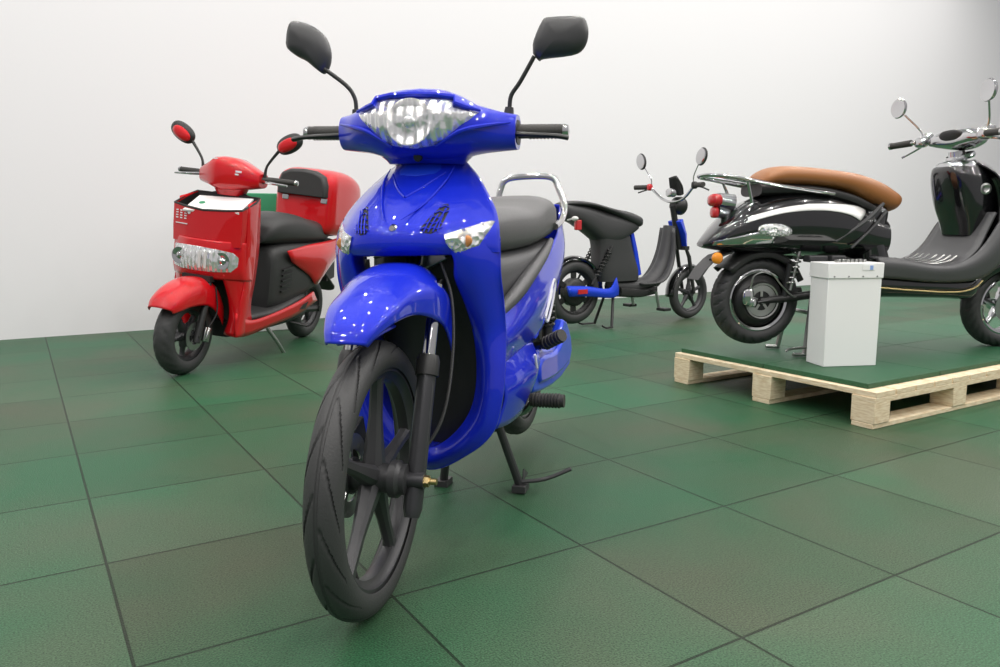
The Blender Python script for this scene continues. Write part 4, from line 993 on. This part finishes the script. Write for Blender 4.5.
# ------------------------------------------------------------------ small electric bike
def ebike():
    T = thing('electric_moped', 'small grey and blue electric moped with pedals standing near the wall behind the blue scooter', 'moped', (.53, 5.6, 0), (0, 0, R(34)))
    zr = .275
    wheel(T, 'rear_wheel', 0, zr, .232, .04, .165, 6, PLAST, tread=0, seg=80, disc=False, style='motor', depth=0)
    wheel(T, 'front_wheel', 1.20, .206, .205, .035, .15, 5, ALLOY, tread=0, seg=80, disc=False, depth=0)
    def arc(cx, cz, rr, a0, a1, wd, name):
        rows = []
        for k_ in range(9):
            a = R(a0 + (a1 - a0) * k_ / 8); ca, sa = math.cos(a), math.sin(a)
            rows.append([(cx + ca * (rr - .02), -wd, cz + sa * (rr - .02)), (cx + ca * rr, 0, cz + sa * rr), (cx + ca * (rr - .02), wd, cz + sa * (rr - .02))])
        return MB().surf(rows, 3, 4).build(name, BLACKP, T, thick=.004)
    arc(0, zr, .262, 35, 160, .05, 'rear_mudguard')
    arc(1.20, .206, .235, 60, 185, .045, 'front_fender')
    # tail body and seat
    m = loft_x([(-.16, .04, .86, .90), (-.10, .09, .80, .905), (0, .10, .76, .90), (.12, .10, .69, .885), (.24, .10, .62, .86), (.38, .105, .62, .83), (.50, .10, .68, .80), (.56, .08, .71, .78)], n=24, e=3)
    m.build('tail_body', GPLAST, T)
    loft_x([(-.14, .05, .895, .905), (-.05, .10, .89, .925), (.1, .115, .88, .915), (.3, .12, .83, .875), (.45, .125, .77, .855), (.56, .115, .735, .825), (.60, .07, .75, .80)], n=24, e=2.8).build('seat', GPLAST, T)
    m = loft_z([(.34, .22, .60, .08), (.42, .20, .60, .085), (.55, .20, .54, .085), (.66, .18, .50, .09), (.72, .1, .48, .09)], n=24, e=4)
    mb_ = m.build('main_body', GPLAST, T)
    bt = MB().loft([[(.565, -.07, .37), (.61, -.07, .38), (.61, .07, .38), (.565, .07, .37)], [(.53, -.07, .55), (.565, -.07, .56), (.565, .07, .56), (.53, .07, .55)], [(.49, -.07, .69), (.52, -.07, .70), (.52, .07, .70), (.49, .07, .69)]])
    lab(bt.build('battery_cover', BLUE2, T, bevel=.006), 'blue battery cover under the seat')
    m = MB()
    for s_ in (1, -1):
        m.tube([(.10, s_ * .09, .33), (.28, s_ * .10, .60)], .008, 8); spring(m, (.14, s_ * .095, .39), (.26, s_ * .10, .57), .02, .005, 8)
    m.build('shock_absorber', PLAST, T)
    for s_ in (1, -1):
        m = MB().surf([[(-.12, s_ * .075, .325), (-.12, s_ * .09, .29), (-.10, s_ * .075, .255)], [(.05, s_ * .085, .315), (.05, s_ * .10, .285), (.05, s_ * .085, .25)], [(.26, s_ * .085, .29), (.27, s_ * .095, .26), (.28, s_ * .085, .225)], [(.34, s_ * .08, .37), (.35, s_ * .09, .30), (.36, s_ * .08, .24)]], 4, 4).build('swing_arm_cover', BLUE2, T, thick=.02)
        MB().box((.0, s_ * .105, .285), (.085, .014, .032)).build('reflector', REDLENS, m)
    # tail lamp
    m = MB(); m.tube([(-.10, 0, .80), (-.16, 0, .74)], .012, 8); tb = m.build('lamp_bracket', PLAST, T)
    MB().box((-.06, -.115, .755), (.05, .03, .07)).build('tail_lamp', REDLENS, tb, bevel=.006)
    m = MB()
    for s_ in (1, -1): m.ell((-.10, s_ * .13, .80), (.022, .03, .018)); m.tube([(-.10, s_ * .05, .79), (-.10, s_ * .11, .80)], .006, 6)
    m.box((-.19, 0, .70), (.008, .14, .06)); m.build('turn_signal', SILVER, tb)
    # step-through frame
    m = MB(); m.tube([(.35, 0, .30), (.50, 0, .29), (.66, 0, .285), (.80, 0, .33), (.90, 0, .45), (.945, 0, .60), (.965, 0, .74)], [.05, .055, .06, .06, .055, .05, .045], 14, 5, flat=1.0)
    m.surf([[(.60, -.11, .31), (.60, .11, .31)], [(.78, -.13, .325), (.78, .13, .325)], [(.88, -.12, .42), (.88, .12, .42)], [(.93, -.10, .56), (.93, .10, .56)], [(.94, -.075, .73), (.94, .075, .73)]], 4, 6)
    m.build('frame', GPLAST, T, thick=.012)
    m = MB(); loft_x([(.40, .08, .22, .30), (.6, .09, .205, .28), (.78, .07, .22, .30)], mb=m, n=16, e=4); m.build('motor_box', PLAST, T, thick=0)
    m = MB().loft([[(1.01 + .0, -.07, .78), (1.06, -.05, .80), (1.06, .05, .80), (1.01, .07, .78)], [(1.06, -.08, .68), (1.11, -.05, .68), (1.11, .05, .68), (1.06, .08, .68)], [(1.10, -.06, .57), (1.13, -.04, .565), (1.13, .04, .565), (1.10, .06, .57)]])
    lab(m.build('front_panel', BLUE2, T, bevel=.006), 'blue panel ahead of the steering head')
    m = MB()
    for s_ in (1, -1): m.tube([(1.20, s_ * .06, .206), (1.13, s_ * .06, .50), (1.10, s_ * .045, .58)], [.014, .016, .012], 10)
    m.tube([(1.08, 0, .56), (.99, 0, .90)], .024, 10); m.box((1.10, 0, .57), (.05, .13, .03)); m.build('fork', PLAST, T)
    m = MB(); m.lathe([(0, -.06), (.04, -.055), (.068, -.02), (.072, .03), (.066, .04), (.05, .03), (0, .03)], (1.05, 0, .90), (1, 0, 0), 24); hl = m.build('headlight', PLAST, T)
    m = MB(); m.surf([[(1.04, -.06, .99), (1.07, 0, .98), (1.04, .06, .99)], [(1.02, -.065, 1.05), (1.05, 0, 1.05), (1.02, .065, 1.05)], [(.985, -.045, 1.115), (1.01, 0, 1.13), (.985, .045, 1.115)]], 4, 5); m.build('windscreen', PLAST, T, thick=.01)
    m = MB(); m.ell((.97, 0, 1.0), (.03, .045, .035), e=3); m.build('speedometer', CHROME, T)
    m = MB(); m.tube([(.93, -.34, 1.05), (.97, -.24, 1.05), (.99, -.12, .96), (.99, 0, .93), (.99, .12, .96), (.97, .24, 1.05), (.93, .34, 1.05)], .011, 10, 5); lab(m.build('handlebar', CHROME, T), 'chrome handlebar tube')
    for s_ in (1, -1):
        m = MB(); m.tube([(.962, s_ * .255, 1.05), (.925, s_ * .36, 1.05)], .019, 12); g = m.build('grip', RUB2, T)
        MB().ell((.97, s_ * .235, 1.05), (.022, .022, .028), e=3).build('switch', REDLENS if s_ > 0 else PLAST, g)
        m = MB(); m.tube([(.99, s_ * .23, 1.04), (1.0, s_ * .28, 1.035), (.975, s_ * .37, 1.01)], .006, 6, 3); m.build('brake_lever', PLAST, g)
        m = MB(); m.tube([(.975, s_ * .22, 1.06), (.97, s_ * .225, 1.12), (.955, s_ * .28, 1.20)], .0045, 8, 3); ms = m.build('mirror_stem', CHROME, T)
        m = MB().ell((.95, s_ * .315, 1.255), (.016, .052, .068), e=2, M=Matrix.Rotation(s_ * -.35, 3, 'X')); mo = m.build('mirror', PLAST, ms)
        MB().ell((.938, s_ * .315, 1.255), (.006, .046, .062), e=2, M=Matrix.Rotation(s_ * -.35, 3, 'X')).build('mirror_glass', CHROME, mo)
    # pedals and stand
    for s_ in (1, -1):
        m = MB(); m.tube([(.70, s_ * .09, .255), (.70, s_ * .135, .25), (.73, s_ * .14, .125)], .012, 8); cr_ = m.build('crank', STEEL, T)
        MB().box((.735, s_ * .185, .12), (.075, .085, .022)).build('pedal', PLAST, cr_, bevel=.004)
        m = MB(); m.tube([(.34, s_ * .05, .22), (.27 if s_ < 0 else .31, s_ * .12, .008)], .011, 8); m.tube([(.27 if s_ < 0 else .31, s_ * .12, .012), (.20, s_ * .14, .012), (.16, s_ * .14, .03)], .007, 8, 3); m.build('stand_leg', PLAST, T)
    return T
ebike()
